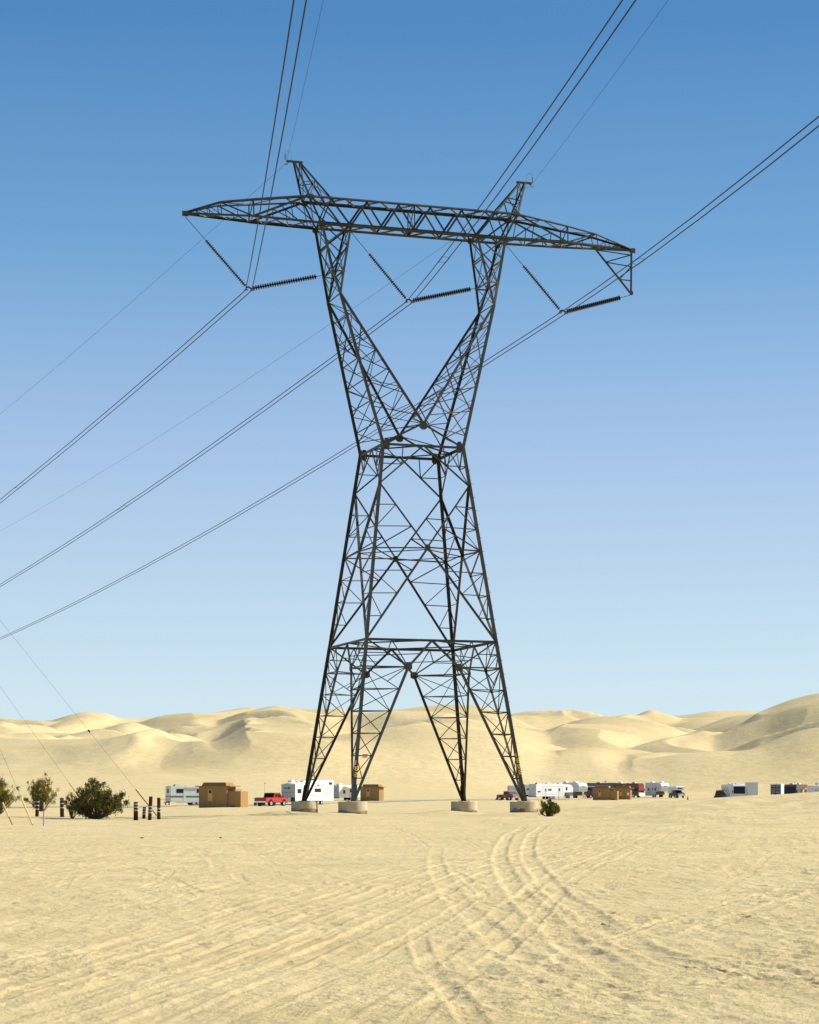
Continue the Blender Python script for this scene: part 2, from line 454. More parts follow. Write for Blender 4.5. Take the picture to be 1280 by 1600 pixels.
TRACKS = []   # (axis, knots, values, half width, depth, tread, wobble)
def trk(axis, pts, hw, depth, tread=0.0):
    TRACKS.append((axis, [p[0] for p in pts], [p[1] for p in pts], hw, depth, tread))
for dx in (0.0, 0.95):
    trk('Y', [(12, 2.45 + dx * .9), (15, 2.25 + dx * .8), (21, 1.9 + dx * .75), (32, 1.8 + dx * .7), (58, 2.4 + dx * .8), (78, 3.5 + dx * .9), (115, 6.5 + dx)], .27, .095, .10)
trk('Y', [(12, 2.2), (16, 1.7), (20.3, 1.31), (30.5, .85), (46, .6), (70, .9)], .25, .07, .10)
trk('Y', [(13, .5), (17, .42), (21, .2), (27, .1)], .15, .055, .4)
trk('Y', [(17, 3.9), (18.6, 3.35), (20.2, 2.75), (21.5, 2.5)], .05, .09, .8)
for x0, d, hw in ((-4.3, .05, .2), (-3.6, .06, .16), (-3.0, .06, .22), (-2.45, .055, .14), (-1.9, .07, .2), (-1.2, .05, .15), (-.5, .06, .2), (.1, .05, .14)):
    trk('Y', [(11, x0 - .75), (16.6, x0), (26, x0 + 1.25), (38, x0 + 2.6), (60, x0 + 6), (95, x0 + 12)], hw, d, .3)
trk('X', [(-1, 39), (3, 39.8), (8, 40.6), (14, 42)], .25, .06)
trk('X', [(-2, 31.5), (2, 32), (6, 32.2), (11, 33.5)], .2, .05)
trk('X', [(-10, 52), (-3, 50), (4, 52), (14, 55)], .3, .06)
trk('X', [(-12, 73), (0, 76), (9, 75), (18, 80)], .4, .06)
rr = random.Random(5)
for i in range(30):
    Y0 = rr.choice([18, 22, 26, 32, 40, 50, 65, 80, 110]) * rr.uniform(.9, 1.15)
    t0 = rr.uniform(-.2, .22) if i % 3 else rr.uniform(.0, .24)
    s = rr.uniform(-.35, .35); c = rr.uniform(-.25, .25)
    ln = Y0 * rr.uniform(.25, .7)
    if Y0 < 30 and t0 < .03: Y0 *= 2
    X0 = t0 * Y0
    pts = [(Y0 + ln * (k / 4 - .3), X0 + s * ln * (k / 4) + c * (k / 4) ** 2 * ln * .3) for k in range(5)]
    for dx in ((0, rr.choice([.8, 1.2, 1.6])) if i % 2 else (0,)):
        trk('Y', [(a, b + dx) for a, b in pts], rr.uniform(.1, .2), rr.uniform(.03, .075) * (.45 if t0 < 0 else .8), rr.choice([0, .4, .6]))
PRINTS = []
for x0, y0, x1, y1 in ((-3.6, 18.2, -1.2, 22.5), (-2.9, 24.0, 3.2, 25.5), (.8, 17.2, 3.4, 19.5), (4.2, 30, 6.8, 21), (-6, 33, -1, 30), (-1.5, 40, 4, 27), (2.6, 34, 8, 36)):
    n_ = int(math.hypot(x1 - x0, y1 - y0) / .55)
    an_ = math.atan2(y1 - y0, x1 - x0)
    for i in range(n_):
        f_ = i / n_; o_ = .10 if i % 2 else -.10
        PRINTS.append((x0 + (x1 - x0) * f_ - math.sin(an_) * o_ + rr.uniform(-.05, .05), y0 + (y1 - y0) * f_ + math.cos(an_) * o_ + rr.uniform(-.08, .08), an_ + rr.uniform(-.2, .2)))
FEET = [(-6.16, 6.31), (-6.16, -6.31), (6.16, 6.31), (6.16, -6.31)]
YAW = 0.30845
CY, SY = math.cos(YAW), math.sin(YAW)
def tw(u, v, z):
    """tower coordinates -> world (z relative to the eye)"""
    return Vector((0.124186 + u * CY - v * SY, 155 + u * SY + v * CY, z + EYE))

def relief(X, Y, rowstep):
    t = X / Y
    churn = 0.7 + 0.8 * smooth(-.02, .12, t) + 0.25 * pnoise(X / 6, Y / 9)
    rough = .35 + 1.1 * smooth(-.2, .35, pnoise(X / 2.6 + 3, Y / 5.2)) 
    z = np.zeros_like(X)
    ca, sa = math.cos(.5), math.sin(.5)
    for lam, amp, st_, kind in ((14, .09, 1.2, 0), (4.5, .034, 1.5, 0), (1.7, .016, 1.0, 0), (.75, .0155, .85, 1), (.36, .0125, .8, 1), (.17, .0085, .9, 1), (.085, .0042, 1.0, 0)):
        k = np.clip(1.7 - rowstep * 2.0 / lam, 0, 1)
        xa = (X * ca - Y * sa) / lam; ya = (X * sa + Y * ca) / (lam * st_)
        n = pnoise(xa + lam * 7.1, ya)
        if kind: n = .5 - 1.9 * np.abs(n)          # sharp little ridges between hollows
        z += amp * (1 + .6 * smooth(25, 60, Y)) * n * k * (churn * (rough if lam < 1.5 else 1) if lam < 6 else 1)
    far_ = smooth(60, 130, Y)
    z += far_ * (.4 + .9 * smooth(-.0, .1, t)) * (.10 * (.4 - 1.6 * np.abs(pnoise(X / 2.6 + 4, Y / 6.5))) * np.clip(1.7 - rowstep * .8 / 2.6, 0, 1) + .12 * pnoise(X / 6 - Y / 30, Y / 13 + 6))
    lump = smooth(-.03, .06, t) * smooth(14, 18, Y) * (1 - smooth(100, 170, Y)) * smooth(-.25, .25, pnoise(X / 3.3 + 8, Y / 9 + 2))
    z += .035 * lump * (.45 - 1.7 * np.abs(pnoise((X + .22 * Y) / .42 + pnoise(X, Y / 3) * .8, (Y - .2 * X) / 1.15))) * np.clip(1.7 - rowstep * 1.2 / 1.15, 0, 1)
    lm2 = smooth(.02, -.05, t) * .6 + .25
    z += .016 * lm2 * (.45 - 1.7 * np.abs(pnoise((X - .12 * Y) / .34 + 5, (Y + .1 * X) / 1.2))) * np.clip(1.7 - rowstep * 1.2 / 1.2, 0, 1)
    # long furrows dragged by tyres and wind, swinging round with the place
    for dirx, stretch, lam, amp, seed, m0, m1 in ((.14, 18, .16, .0105, 2.0, .02, -.06), (.10, 14, .34, .013, 9.0, .0, -.07), (-.12, 16, .2, .011, 17.0, -.05, .03), (.55, 12, .26, .009, 25.0, -.3, .1), (-.5, 12, .3, .010, 33.0, .0, .09), (1.4, 10, .22, .008, 41.0, -.3, .2)):
        nn = math.hypot(1, dirx)
        bend = pnoise(X / 9 + seed, Y / 14) * 1.2
        across = (X - dirx * Y + bend) / nn; along = (dirx * X + Y) / nn
        k = np.clip(1.7 - rowstep * .5 / lam, 0, 1)
        msk = smooth(m0, m1, t) * smooth(-.15, .3, pnoise(X / 4.3 + seed, Y / 8.5))
        n = pnoise(across / lam, along / (lam * stretch))
        z += amp * 1.25 * (.3 - 1.3 * np.abs(n) + .7 * n) * k * msk
    # wind ripple rows
    k = np.clip(1.5 - rowstep * 2.5 / .5, 0, 1)
    ph = (X * .35 + Y) / .42 * 2 * np.pi + pnoise(X / 1.5, Y / 1.5) * 7
    z += .006 * np.sin(ph) * k * smooth(-.05, .3, pnoise(X / 3.1, Y / 4.2 + 8))
    wob = pnoise(X / 2.3 + 5, Y / 2.3) * .05 + pnoise(X / .4, Y / .5) * .02
    for axis, ks, vs, hw, depth, tread in TRACKS:
        a, b = (Y, X) if axis == 'Y' else (X, Y)
        lo, hi = min(ks), max(ks)
        sel = (a > lo) & (a < hi)
        if not sel.any(): continue
        aa = a[sel]; cc = interp_s(aa, ks, vs)
        slope = np.gradient(np.array(vs, float), np.array(ks, float)).mean()
        d = np.abs(b[sel] - cc - wob[sel]) / math.sqrt(1 + slope * slope)
        m2 = d < 1.2
        if not m2.any(): continue
        idx = np.nonzero(sel)[0][m2]
        dd = d[m2] / (hw * .62); al = aa[m2]
        endf = smooth(lo, lo + (hi - lo) * .12, al) * (1 - smooth(hi - (hi - lo) * .2, hi, al))
        pr = -np.exp(-dd ** 6) * (1 + tread * .45 * np.sin(al / .17 * 2 * np.pi) * .35) + .8 * np.exp(-((dd - 1.45) / .38) ** 2)
        # old tracks are broken and blown in
        br = .45 + .9 * pnoise(X[idx] / 3.7 + hw * 40, Y[idx] / 3.7) + .25
        z[idx] += pr * depth * .19 * endf * np.clip(br, .1, 1.2)
    # footprints
    for fx, fy, an in PRINTS:
        cx, cy = X - fx, Y - fy
        sel = (np.abs(cx) < .5) & (np.abs(cy) < .5)
        if not sel.any(): continue
        c_, s_ = math.cos(an), math.sin(an)
        a_ = (cx[sel] * c_ + cy[sel] * s_) / .13; b_ = (-cx[sel] * s_ + cy[sel] * c_) / .06
        q_ = a_ * a_ + b_ * b_
        z[sel] += -.032 * np.exp(-q_ ** 1.6) + .012 * np.exp(-((np.sqrt(q_) - 1.45) / .4) ** 2)
    # drifted sand round the piers
    for u, v in FEET:
        p = tw(u, v, 0)
        r2 = (X - p.x + .4) ** 2 + (Y - p.y) ** 2
        z += .10 * np.exp(-r2 / 9.0) + .16 * np.exp(-((X - p.x + 1.5) ** 2 / 2.2 + (Y - p.y + 1.2) ** 2 / 3.0))
    return z

def grid_mesh(name, ts, Ys, func, m):
    T, YY = np.meshgrid(ts, Ys)
    X = (T * YY).ravel(); Yf = YY.ravel()
    Z = func(X, Yf) + EYE
    nr, nc = T.shape
    co = np.empty((nr * nc, 3), np.float32); co[:, 0] = X; co[:, 1] = Yf; co[:, 2] = Z
    i = np.arange((nr - 1) * nc).reshape(nr - 1, nc)[:, :-1].ravel()
    q = np.stack([i, i + 1, i + nc + 1, i + nc], 1).astype(np.int32)
    me = bpy.data.meshes.new(name)
    me.vertices.add(len(co)); me.vertices.foreach_set('co', co.ravel())
    me.loops.add(q.size); me.loops.foreach_set('vertex_index', q.ravel())
    me.polygons.add(len(q))
    me.polygons.foreach_set('loop_start', np.arange(0, q.size, 4, dtype=np.int32))
    me.polygons.foreach_set('use_smooth', np.ones(len(q), bool))
    me.update(calc_edges=True)
    me.materials.append(m)
    o = bpy.data.objects.new(name, me); col.objects.link(o)
    return o

def tcols(inner, step):
    a = np.arange(-inner, inner + step / 2, step)
    out = []
    x = inner + step; s = step
    while x < 1.25:
        out.append(x); s = min(s * 1.25, .08); x += s
    out = np.array(out)
    return np.concatenate([-out[::-1], a, out])

# rows evenly spread over the picture rows near the camera, then slowly growing steps
rows = [3, 4, 5, 6.5, 8, 10, 12, 13.2, 14.2]
Yv = 14.8
while Yv < 590:
    rows.append(Yv)
    Yv += min(max(0.028, Yv * Yv * 0.4 / (1.3 * FPX)), 1.6)
YS_NEAR = np.array(rows)
JOIN = YS_NEAR[-1]
STEP = np.gradient(YS_NEAR)
TS = tcols(.225, 1.35 / FPX)
def near_height(X, Y):
    st = np.interp(Y, YS_NEAR, STEP)
    # blend to the dune field so the two sheets meet exactly
    k = smooth(500, 588, Y)
    far = Y > 490
    z = coarse(X, Y) + relief(X, Y, st)
    zd = z.copy()
    if far.any(): zd[far] = dune_height(X[far], Y[far])
    return z * (1 - k) + zd * k
ground = grid_mesh('sand_ground', TS, YS_NEAR, near_height, M['sand'])
tag(ground, 'pale tan open sand with tyre tracks and ripples', 'sand', kind='structure')
rows = [JOIN]
while rows[-1] < 2900:
    rows.append(rows[-1] * 1.0042)
dunes = grid_mesh('dunes', TS[::1], np.array(rows), dune_height, M['dune'])
tag(dunes, 'tall pale sand dunes along the horizon', 'dunes', kind='structure')

def gz(X, Y):
    return float(coarse(np.array([X]), np.array([Y]))[0]) + EYE

def on_ground(px, py):
    """the ground point seen in that direction"""
    lo, hi = 15.0, 420.0
    best = None
    for Y in np.arange(20, 420, .5):
        X = (px - 640) * Y / FPX
        row = HOR - FPX * (gz(X, Y) - EYE) / Y
        if row <= py:
            best = (X, Y); break
    if best is None: best = ((px - 640) * 420 / FPX, 420.0)
    return Vector((best[0], best[1], gz(*best)))

# parking lot: a thin strip of old asphalt laid over the sand
def strip():
    mid = [(-260, 292), (0, 302), (200, 318), (420, 345), (560, 395), (700, 445), (860, 490), (1000, 530), (1120, 550)]
    vs, fs = [], []
    n = 90; m = 14
    pxs = np.linspace(-260, 1060, n)
    for px in pxs:
        Yc = np.interp(px, [p[0] for p in mid], [p[1] for p in mid])
        for j in range(m):
            Y = Yc + (j / (m - 1) - .6) * 20
            X = (px - 640) * Yc / FPX
            st = float(near_height(np.array([X]), np.array([Y]))[0])
            vs.append((X, Y, st + EYE + .05))
    for i in range(n - 1):
        for j in range(m - 1):
            a = i * m + j
            fs.append((a, a + m, a + m + 1, a + 1))
    o = MB().add(vs, fs).build('pavement', M['asphalt'], smooth=True)
    tag(o, 'grey paved camping strip below the dunes', 'pavement', kind='structure')
strip()

# ------------------------------------------------------------------ transmission tower
tower = empty('transmission_tower', tw(0, 0, 0), YAW,
              'tall dark steel lattice transmission tower carrying the power lines, standing on four concrete piers', 'pylon')
def V(*a): return Vector(a)
N_ = {}
def sym(name, u, v, z): N_[name] = (u, v, z)
for a in (('foot', 6.16, 6.31, 0), ('frame', 4.71, 4.60, 11.09), ('pn', 1.84, 5.03, 9.2), ('pl', 4.98, 1.78, 9.2),
          ('waist', 2.94, 2.72, 24.81), ('crotch', 0, 2.75, 26.33), ('K', 3.27, 3.10, 22.03), ('xh', 3.86, 3.70, 17.45),
          ('neck', 5.68, 1.53, 35.31), ('stro', 6.12, 1.11, 36.97), ('stri', 5.36, 1.23, 36.97), ('bo', 6.82, .81, 40.3),
          ('bi', 4.69, .75, 40.3), ('to', 7.73, .89, 42.08), ('ti', 6.11, .76, 42.05), ('bend', 13.96, .49, 41.23),
          ('post', 11.66, .73, 41.55), ('postb', 11.65, .79, 40.38), ('pko', 8.59, 0, 44.58), ('pki', 8.18, 0, 44.56), ('pka', 9.15, 0, 44.62)):
    sym(*a)
TIP = {-1: V(-16.32, 0, 40.38), 1: V(17.02, 0, 40.38)}
def nd(n, su, sv):
    u, v, z = N_[n]
    return V(su * u, sv * v, z)
def lerp(a, b, t): return a + (b - a) * t

W1, W2, W3, W4 = .20, .14, .092, .062      # chord, main brace, brace, redundant

def gusset(p, n, up, r1, r2, parent=tower, m='plate', t=.03, off=.05):
    """flat six cornered plate lying in the face with normal n"""
    r1, r2 = r1 * .8, r2 * .8
    n = V(*n).normalized(); up = V(*up); up = (up - n * up.dot(n)).normalized(); s = n.cross(up)
    q = [p + s * r1 + up * r2 * .5, p + s * r1 * .5 + up * r2, p - s * r1 * .5 + up * r2, p - s * r1 + up * r2 * .5,
         p - s * r1 - up * r2 * .6, p - s * r1 * .4 - up * r2, p + s * r1 * .4 - up * r2, p + s * r1 - up * r2 * .6]
    return MB().slab([x + n * off for x in q], n, t).build('gusset_plate', M[m], parent)

UP = (0, 0, 1)
for su in (-1, 1):
    for sv in (-1, 1):
        nt_ = V(0, sv, 0); nl = V(su, 0, 0); dg = V(0, sv, 0)
        foot, fr = nd('foot', su, sv), nd('frame', su, sv)
        pn, pl = nd('pn', su, sv), nd('pl', su, sv)
        mn, ml = V(0, sv * 4.63, 11.05), V(su * 4.74, 0, 11.05)
        f0 = foot + V(0, 0, .02)
        leg = MB()
        leg.angle(f0, fr, .21, dg)
        leg.angle(f0 + V(-su * .1, 0, 0), pn, .16, nt_)
        leg.angle(f0 + V(0, -sv * .1, 0), pl, .16, nl)
        # stub in the concrete
        leg.angle(foot - (fr - foot).normalized() * .06, lerp(foot, fr, .10), .30, dg, th=.05)
        lo = leg.build('leg', M['steel'], tower)
        br = MB()
        C = [lerp(foot, fr, (9.2 * k / 6) / 11.09) for k in range(7)]
        A = [lerp(foot, pn, k / 6) for k in range(7)]
        B = [lerp(foot, pl, k / 6) for k in range(7)]
        for k in range(1, 7):
            wd = W3 if k in (6,) else W4
            br.angle(C[k], A[k], wd, nt_); br.angle(C[k], B[k], wd, nl); br.angle(A[k], B[k], W4, UP)
            if k > 1:
                br.angle(C[k], A[k - 1], W4, nt_); br.angle(C[k], B[k - 1], W4, nl); br.angle(A[k], B[k - 1], W4 * .9, dg)
        br.angle(C[6], A[4], W4 * .8, nt_); br.angle(C[6], B[4], W4 * .8, nl)
        hi = lerp(foot, fr, 10.15 / 11.09)
        for (nodep, mid, nrm, q) in ((pn, mn, nt_, V(su * 2.9, sv * 4.62, 11.05)), (pl, ml, nl, V(su * 4.72, sv * 2.9, 11.05))):
            br.angle(nodep, mid, W2, nrm); br.angle(nodep, fr, W3, nrm); br.angle(nodep, q, W4, nrm)
            br.angle(hi, lerp(nodep, fr, .5), W4, nrm); br.angle(lerp(nodep, fr, .5), q, W4, nrm)
            br.angle(hi, lerp(C[6], nodep, .3), W4, nrm)
            br.angle(nodep, lerp(C[5], nodep, .55) - V(0, 0, .35), W4, nrm)
        br.angle(pn, pl, W3, UP)
        br.angle(lerp(pn, mn, .5), lerp(pl, ml, .5), W4, UP)
        br.build('bracing', M['lit_brace' if (su, sv) == (1, 1) else 'steel'], lo)
        gusset(pn, nt_, UP, .36, .32); gusset(pl, nl, UP, .26, .26)
        # base plate with bolts on the pier
        MB().box(-.34, .34, -.34, .34, 0, .05).build('base_plate', M['rust'], tower).location = foot - V(0, 0, .05)
# waist-high ring of beams between legs and body
rg = MB(); rb = MB()
def ring(mb, name, z, wd, inner, wi):
    u, v, _ = N_[name]
    cs = [V(-u, -v, z), V(u, -v, z), V(u, v, z), V(-u, v, z)]
    ns = [V(0, -1, 0), V(1, 0, 0), V(0, 1, 0), V(-1, 0, 0)]
    mids = []
    for i in range(4):
        mb.angle(cs[i], cs[(i + 1) % 4], wd, ns[i]); mids.append((cs[i] + cs[(i + 1) % 4]) / 2)
    if inner:
        for i in range(4):
            inner.angle(mids[i], mids[(i + 1) % 4], wi, UP)
ring(rg, 'frame', 11.09, .17, rb, W3)
lf = rg.build('lower_frame', M['steel'], tower)
rb.build('plan_bracing', M['steel'], lf)

# body: four tapering corner posts with crossed faces
post = MB()
for su in (-1, 1):
    for sv in (-1, 1):
        post.angle(nd('frame', su, sv), nd('waist', su, sv), .20, V(0, sv, 0))
body = post.build('body', M['steel'], tower)
FACES = [('N', lambda s: (s, -1), V(0, -1, 0)), ('F', lambda s: (s, 1), V(0, 1, 0)), ('L', lambda s: (-1, s), V(-1, 0, 0)), ('R', lambda s: (1, s), V(1, 0, 0))]
for fname, cs, nrm in FACES:
    mb, sbs = MB(), []
    wd = .135 if fname in 'NF' else .18
    P = {s: {n: nd(n, *cs(s)) for n in ('frame', 'K', 'waist', 'xh')} for s in (-1, 1)}
    d1 = P[-1]['K'] - P[1]['frame']
    t = 4.7 / (4.7 + 3.24)
    X = (lerp(P[-1]['frame'], P[1]['K'], t) + lerp(P[1]['frame'], P[-1]['K'], t)) / 2
    wm = (P[-1]['waist'] + P[1]['waist']) / 2
    for s in (-1, 1):
        f_, k_, w_, x_ = P[s]['frame'], P[s]['K'], P[s]['waist'], P[s]['xh']
        mb.angle(f_, X, wd, nrm); mb.angle(k_, X, wd * .9, nrm)
        mb.angle(k_, wm, W3 * 1.1, nrm); mb.angle(x_, X, W3, nrm)
        for nseg, a, arm in ((3, k_, k_), (4, f_, f_)):
            sb = MB(); sbs.append(sb)
            pc = [lerp(a, x_, i / nseg) for i in range(nseg + 1)]
            pa = [lerp(arm, X, i / nseg) for i in range(nseg + 1)]
            for i in range(1, nseg):
                sb.angle(pc[i], pa[i], W4, nrm)
                sb.angle(pc[i + 1], pa[i], W4 if i < nseg - 1 else W3 * .9, nrm)
        sb = MB(); sbs.append(sb)
        hc, ha = lerp(k_, w_, .5), lerp(k_, wm, .5)
        sb.angle(hc, ha, W4, nrm); sb.angle(w_, ha, W3 * .9, nrm); sb.angle(ha, lerp(w_, wm, .5), W4, nrm)
        gusset(k_, nrm, UP, .16, .24)
    fo = mb.build('cross_bracing', M['steel'], body)
    for sb in sbs: sb.build('redundant_bracing', M['lit_brace' if fname in 'LR' else 'steel'], body)
    gusset(X, nrm, UP, .25, .28)
wr, wb = MB(), MB()
ring(wr, 'waist', 24.81, .17, wb, W3)
wf = wr.build('waist_frame', M['steel'], tower)
wb.build('plan_bracing', M['steel'], wf)
xr = MB()
ring(MB(), 'xh', 17.45, .08, xr, W4)
xr.build('plan_bracing', M['steel'], body)
for su in (-1, 1):
    for sv in (-1, 1):
        gusset(nd('waist', su, sv) + V(-su * .28, 0, 0), V(0, sv, 0), UP, .26, .50)
        gusset(nd('waist', su, sv) + V(0, -sv * .25, 0), V(su, 0, 0), UP, .22, .4)
for sv in (-1, 1):
    gusset(V(0, sv * 2.75, 26.2), V(0, sv, 0), UP, .34, .36)

# two leaning columns
for su in (-1, 1):
    ch, bz = MB(), MB()
    O = {sv: (nd('waist', su, sv), nd('neck', su, sv)) for sv in (-1, 1)}
    I = {sv: (nd('crotch', su, sv), nd('neck', su, sv)) for sv in (-1, 1)}
    for sv in (-1, 1):
        nf = V(0, sv, 0)
        ch.angle(O[sv][0], O[sv][1], .18, V(0, sv, 0)); ch.angle(I[sv][0], I[sv][1], .15, V(0, sv, 0))
        to = [.08, .25, .42, .58, .74, .89]; ti = [-.0, .07, .24, .41, .58, .75]
        po = [lerp(*O[sv], t_) for t_ in to]; pi_ = [lerp(*I[sv], max(0, t_)) for t_ in ti]
        for k in range(6):
            bz.angle(po[k], pi_[k], W4, nf)
            if k + 2 < 6: bz.angle(po[k], pi_[k + 2] if k + 2 < 6 else pi_[k], W4 * 1.1, nf)
            if 0 < k < 5:   # redundant ties
                m1 = lerp(po[k], pi_[k], .5)
                bz.angle(m1, lerp(po[k], po[k + 1], .5), W4 * .75, nf)
                bz.angle(m1, lerp(pi_[k], pi_[k + 1], .5) if k + 1 < 6 else pi_[k], W4 * .75, nf)
        # tie from crotch to the waist corner
        ch.angle(I[sv][0], O[sv][0], W2, nf)
    n = 7
    for pair, nrm in ((O, V(su, 0, .2)), (I, V(-su, 0, .5))):
        a = [lerp(*pair[-1], k / n) for k in range(n + 1)]; b = [lerp(*pair[1], k / n) for k in range(n + 1)]
        for k in range(1, n + 1):
            bz.angle(a[k], b[k], W4, nrm)
            if k % 2: bz.angle(a[k - 1], b[k], W4, nrm)
            else: bz.angle(b[k - 1], a[k], W4, nrm)
    # head of the column, flaring up from the neck to the bridge
    for sv in (-1, 1):
        nf = V(0, sv, 0)
        nk, so_, si = nd('neck', su, sv), nd('stro', su, sv), nd('stri', su, sv)
        bo, bi = nd('bo', su, sv), nd('bi', su, sv)
        om, im = lerp(so_, bo, .55), lerp(si, bi, .55)
        ch.angle(nk, so_, .16, V(0, sv, 0)); ch.angle(so_, bo, .16, V(0, sv, 0))
        ch.angle(nk, si, .13, V(0, sv, 0)); ch.angle(si, bi, .13, V(0, sv, 0))
        bz.angle(bo, im, W3, nf); bz.angle(bi, om, W3 * 1.2, nf); bz.angle(om, si, W3, nf); bz.angle(im, so_, W3, nf)
        bz.angle(so_, si, W3, nf); bz.angle(so_, lerp(nk, si, .35), W4, nf)
    for n1, nrm in (('o', V(su, 0, 0)), ('i', V(-su, 0, 0))):
        a = {sv: [nd('neck', su, sv), nd('str' + n1, su, sv), lerp(nd('str' + n1, su, sv), nd('b' + n1, su, sv), .5), nd('b' + n1, su, sv)] for sv in (-1, 1)}
        for k in range(1, 4):
            bz.angle(a[-1][k], a[1][k], W3, nrm)
            bz.angle(a[-1][k - 1], a[1][k], W4, nrm); bz.angle(a[1][k - 1], a[-1][k], W4, nrm)
    co = ch.build('column', M['steel'], tower)
    bz.build('bracing', M['lit_brace' if su > 0 else 'steel'], co)
    for sv in (-1, 1):
        gusset(nd('bo', su, sv) + V(0, 0, -.1), V(0, sv, 0), UP, .27, .32); gusset(nd('bi', su, sv), V(0, sv, 0), UP, .24, .26)
        gusset(nd('to', su, sv) + V(-su * .1, 0, -.05), V(0, sv, 0), UP, .34, .24); gusset(nd('ti', su, sv), V(0, sv, 0), UP, .22, .18)
        gusset(nd('stro', su, sv), V(0, sv, 0), UP, .15, .2, m='rust'); gusset(nd('stri', su, sv), V(0, sv, 0), UP, .14, .16, m='rust')

# bridge between the columns
bc, bw = MB(), MB()
def zig(mb, a0, a1, b0, b1, n, wd, nrm, start=0):
    A = [lerp(a0, a1, k / n) for k in range(n + 1)]; B = [lerp(b0, b1, k / n) for k in range(n + 1)]
    for k in range(n):
        if (k + start) % 2: mb.angle(A[k], B[k + 1], wd, nrm)
        else: mb.angle(B[k], A[k + 1], wd, nrm)
for sv in (-1, 1):
    nf = V(0, sv, 0)
    bl, br_, tl, tr = nd('bi', -1, sv), nd('bi', 1, sv), nd('ti', -1, sv), nd('ti', 1, sv)
    bc.angle(nd('bo', -1, sv), nd('bo', 1, sv), .19, V(0, sv, -1)); bc.angle(nd('to', -1, sv), nd('to', 1, sv), .18, V(0, sv, 1))
    tu = lambda f: V(-4.69 + 9.38 * f, tl.y, tl.z)
    bu = lambda f: V(-4.69 + 9.38 * f, bl.y, bl.z)
    for f in (0, .25, .5, .75):
        bw.angle(bu(f), tu(f + .125), W2 * .95, nf); bw.angle(tu(f + .125), bu(f + .25), W2 * .95, nf)
    bw.angle(bu(.5), tu(.5), W4, nf)
    for s in (-1, 1):
        bw.angle(nd('ti', s, sv), nd('bi', s, sv), W2, nf); bw.angle(nd('ti', s, sv), nd('bo', s, sv), W3, nf)
        bw.angle(nd('to', s, sv), nd('bo', s, sv), W2, nf); bw.angle(nd('to', s, sv), lerp(nd('bi', s, sv), nd('bo', s, sv), .35), W3, nf)
bz2 = MB()
zig(bz2, nd('bo', -1, -1), nd('bo', 1, -1), nd('bo', -1, 1), nd('bo', 1, 1), 12, W3, UP)
bz3 = MB()
zig(bz3, nd('to', -1, -1), nd('to', 1, -1), nd('to', -1, 1), nd('to', 1, 1), 12, W3, UP, 1)
for u in (-4.69, 0, 4.69, -6.8, 6.8):
    bw.angle(V(u, -.78, 40.3), V(u, .78, 40.3), W3, UP)
    bw.angle(V(u * .98, -.78, 42.05), V(u * .98, .78, 42.05), W3, UP)
bw.angle(V(0, -.76, 40.3), V(0, .76, 42.05), W4, V(1, 0, 0)); bw.angle(V(0, .76, 40.3), V(0, -.76, 42.05), W4, V(1, 0, 0))
bg_ = bc.build('bridge_girder', M['steel'], tower)
bw.build('bracing', M['steel'], bg_)
bz2.build('plan_bracing', M['lit_lacing'], bg_)
bz3.build('plan_bracing', M['lit_lacing'], bg_)

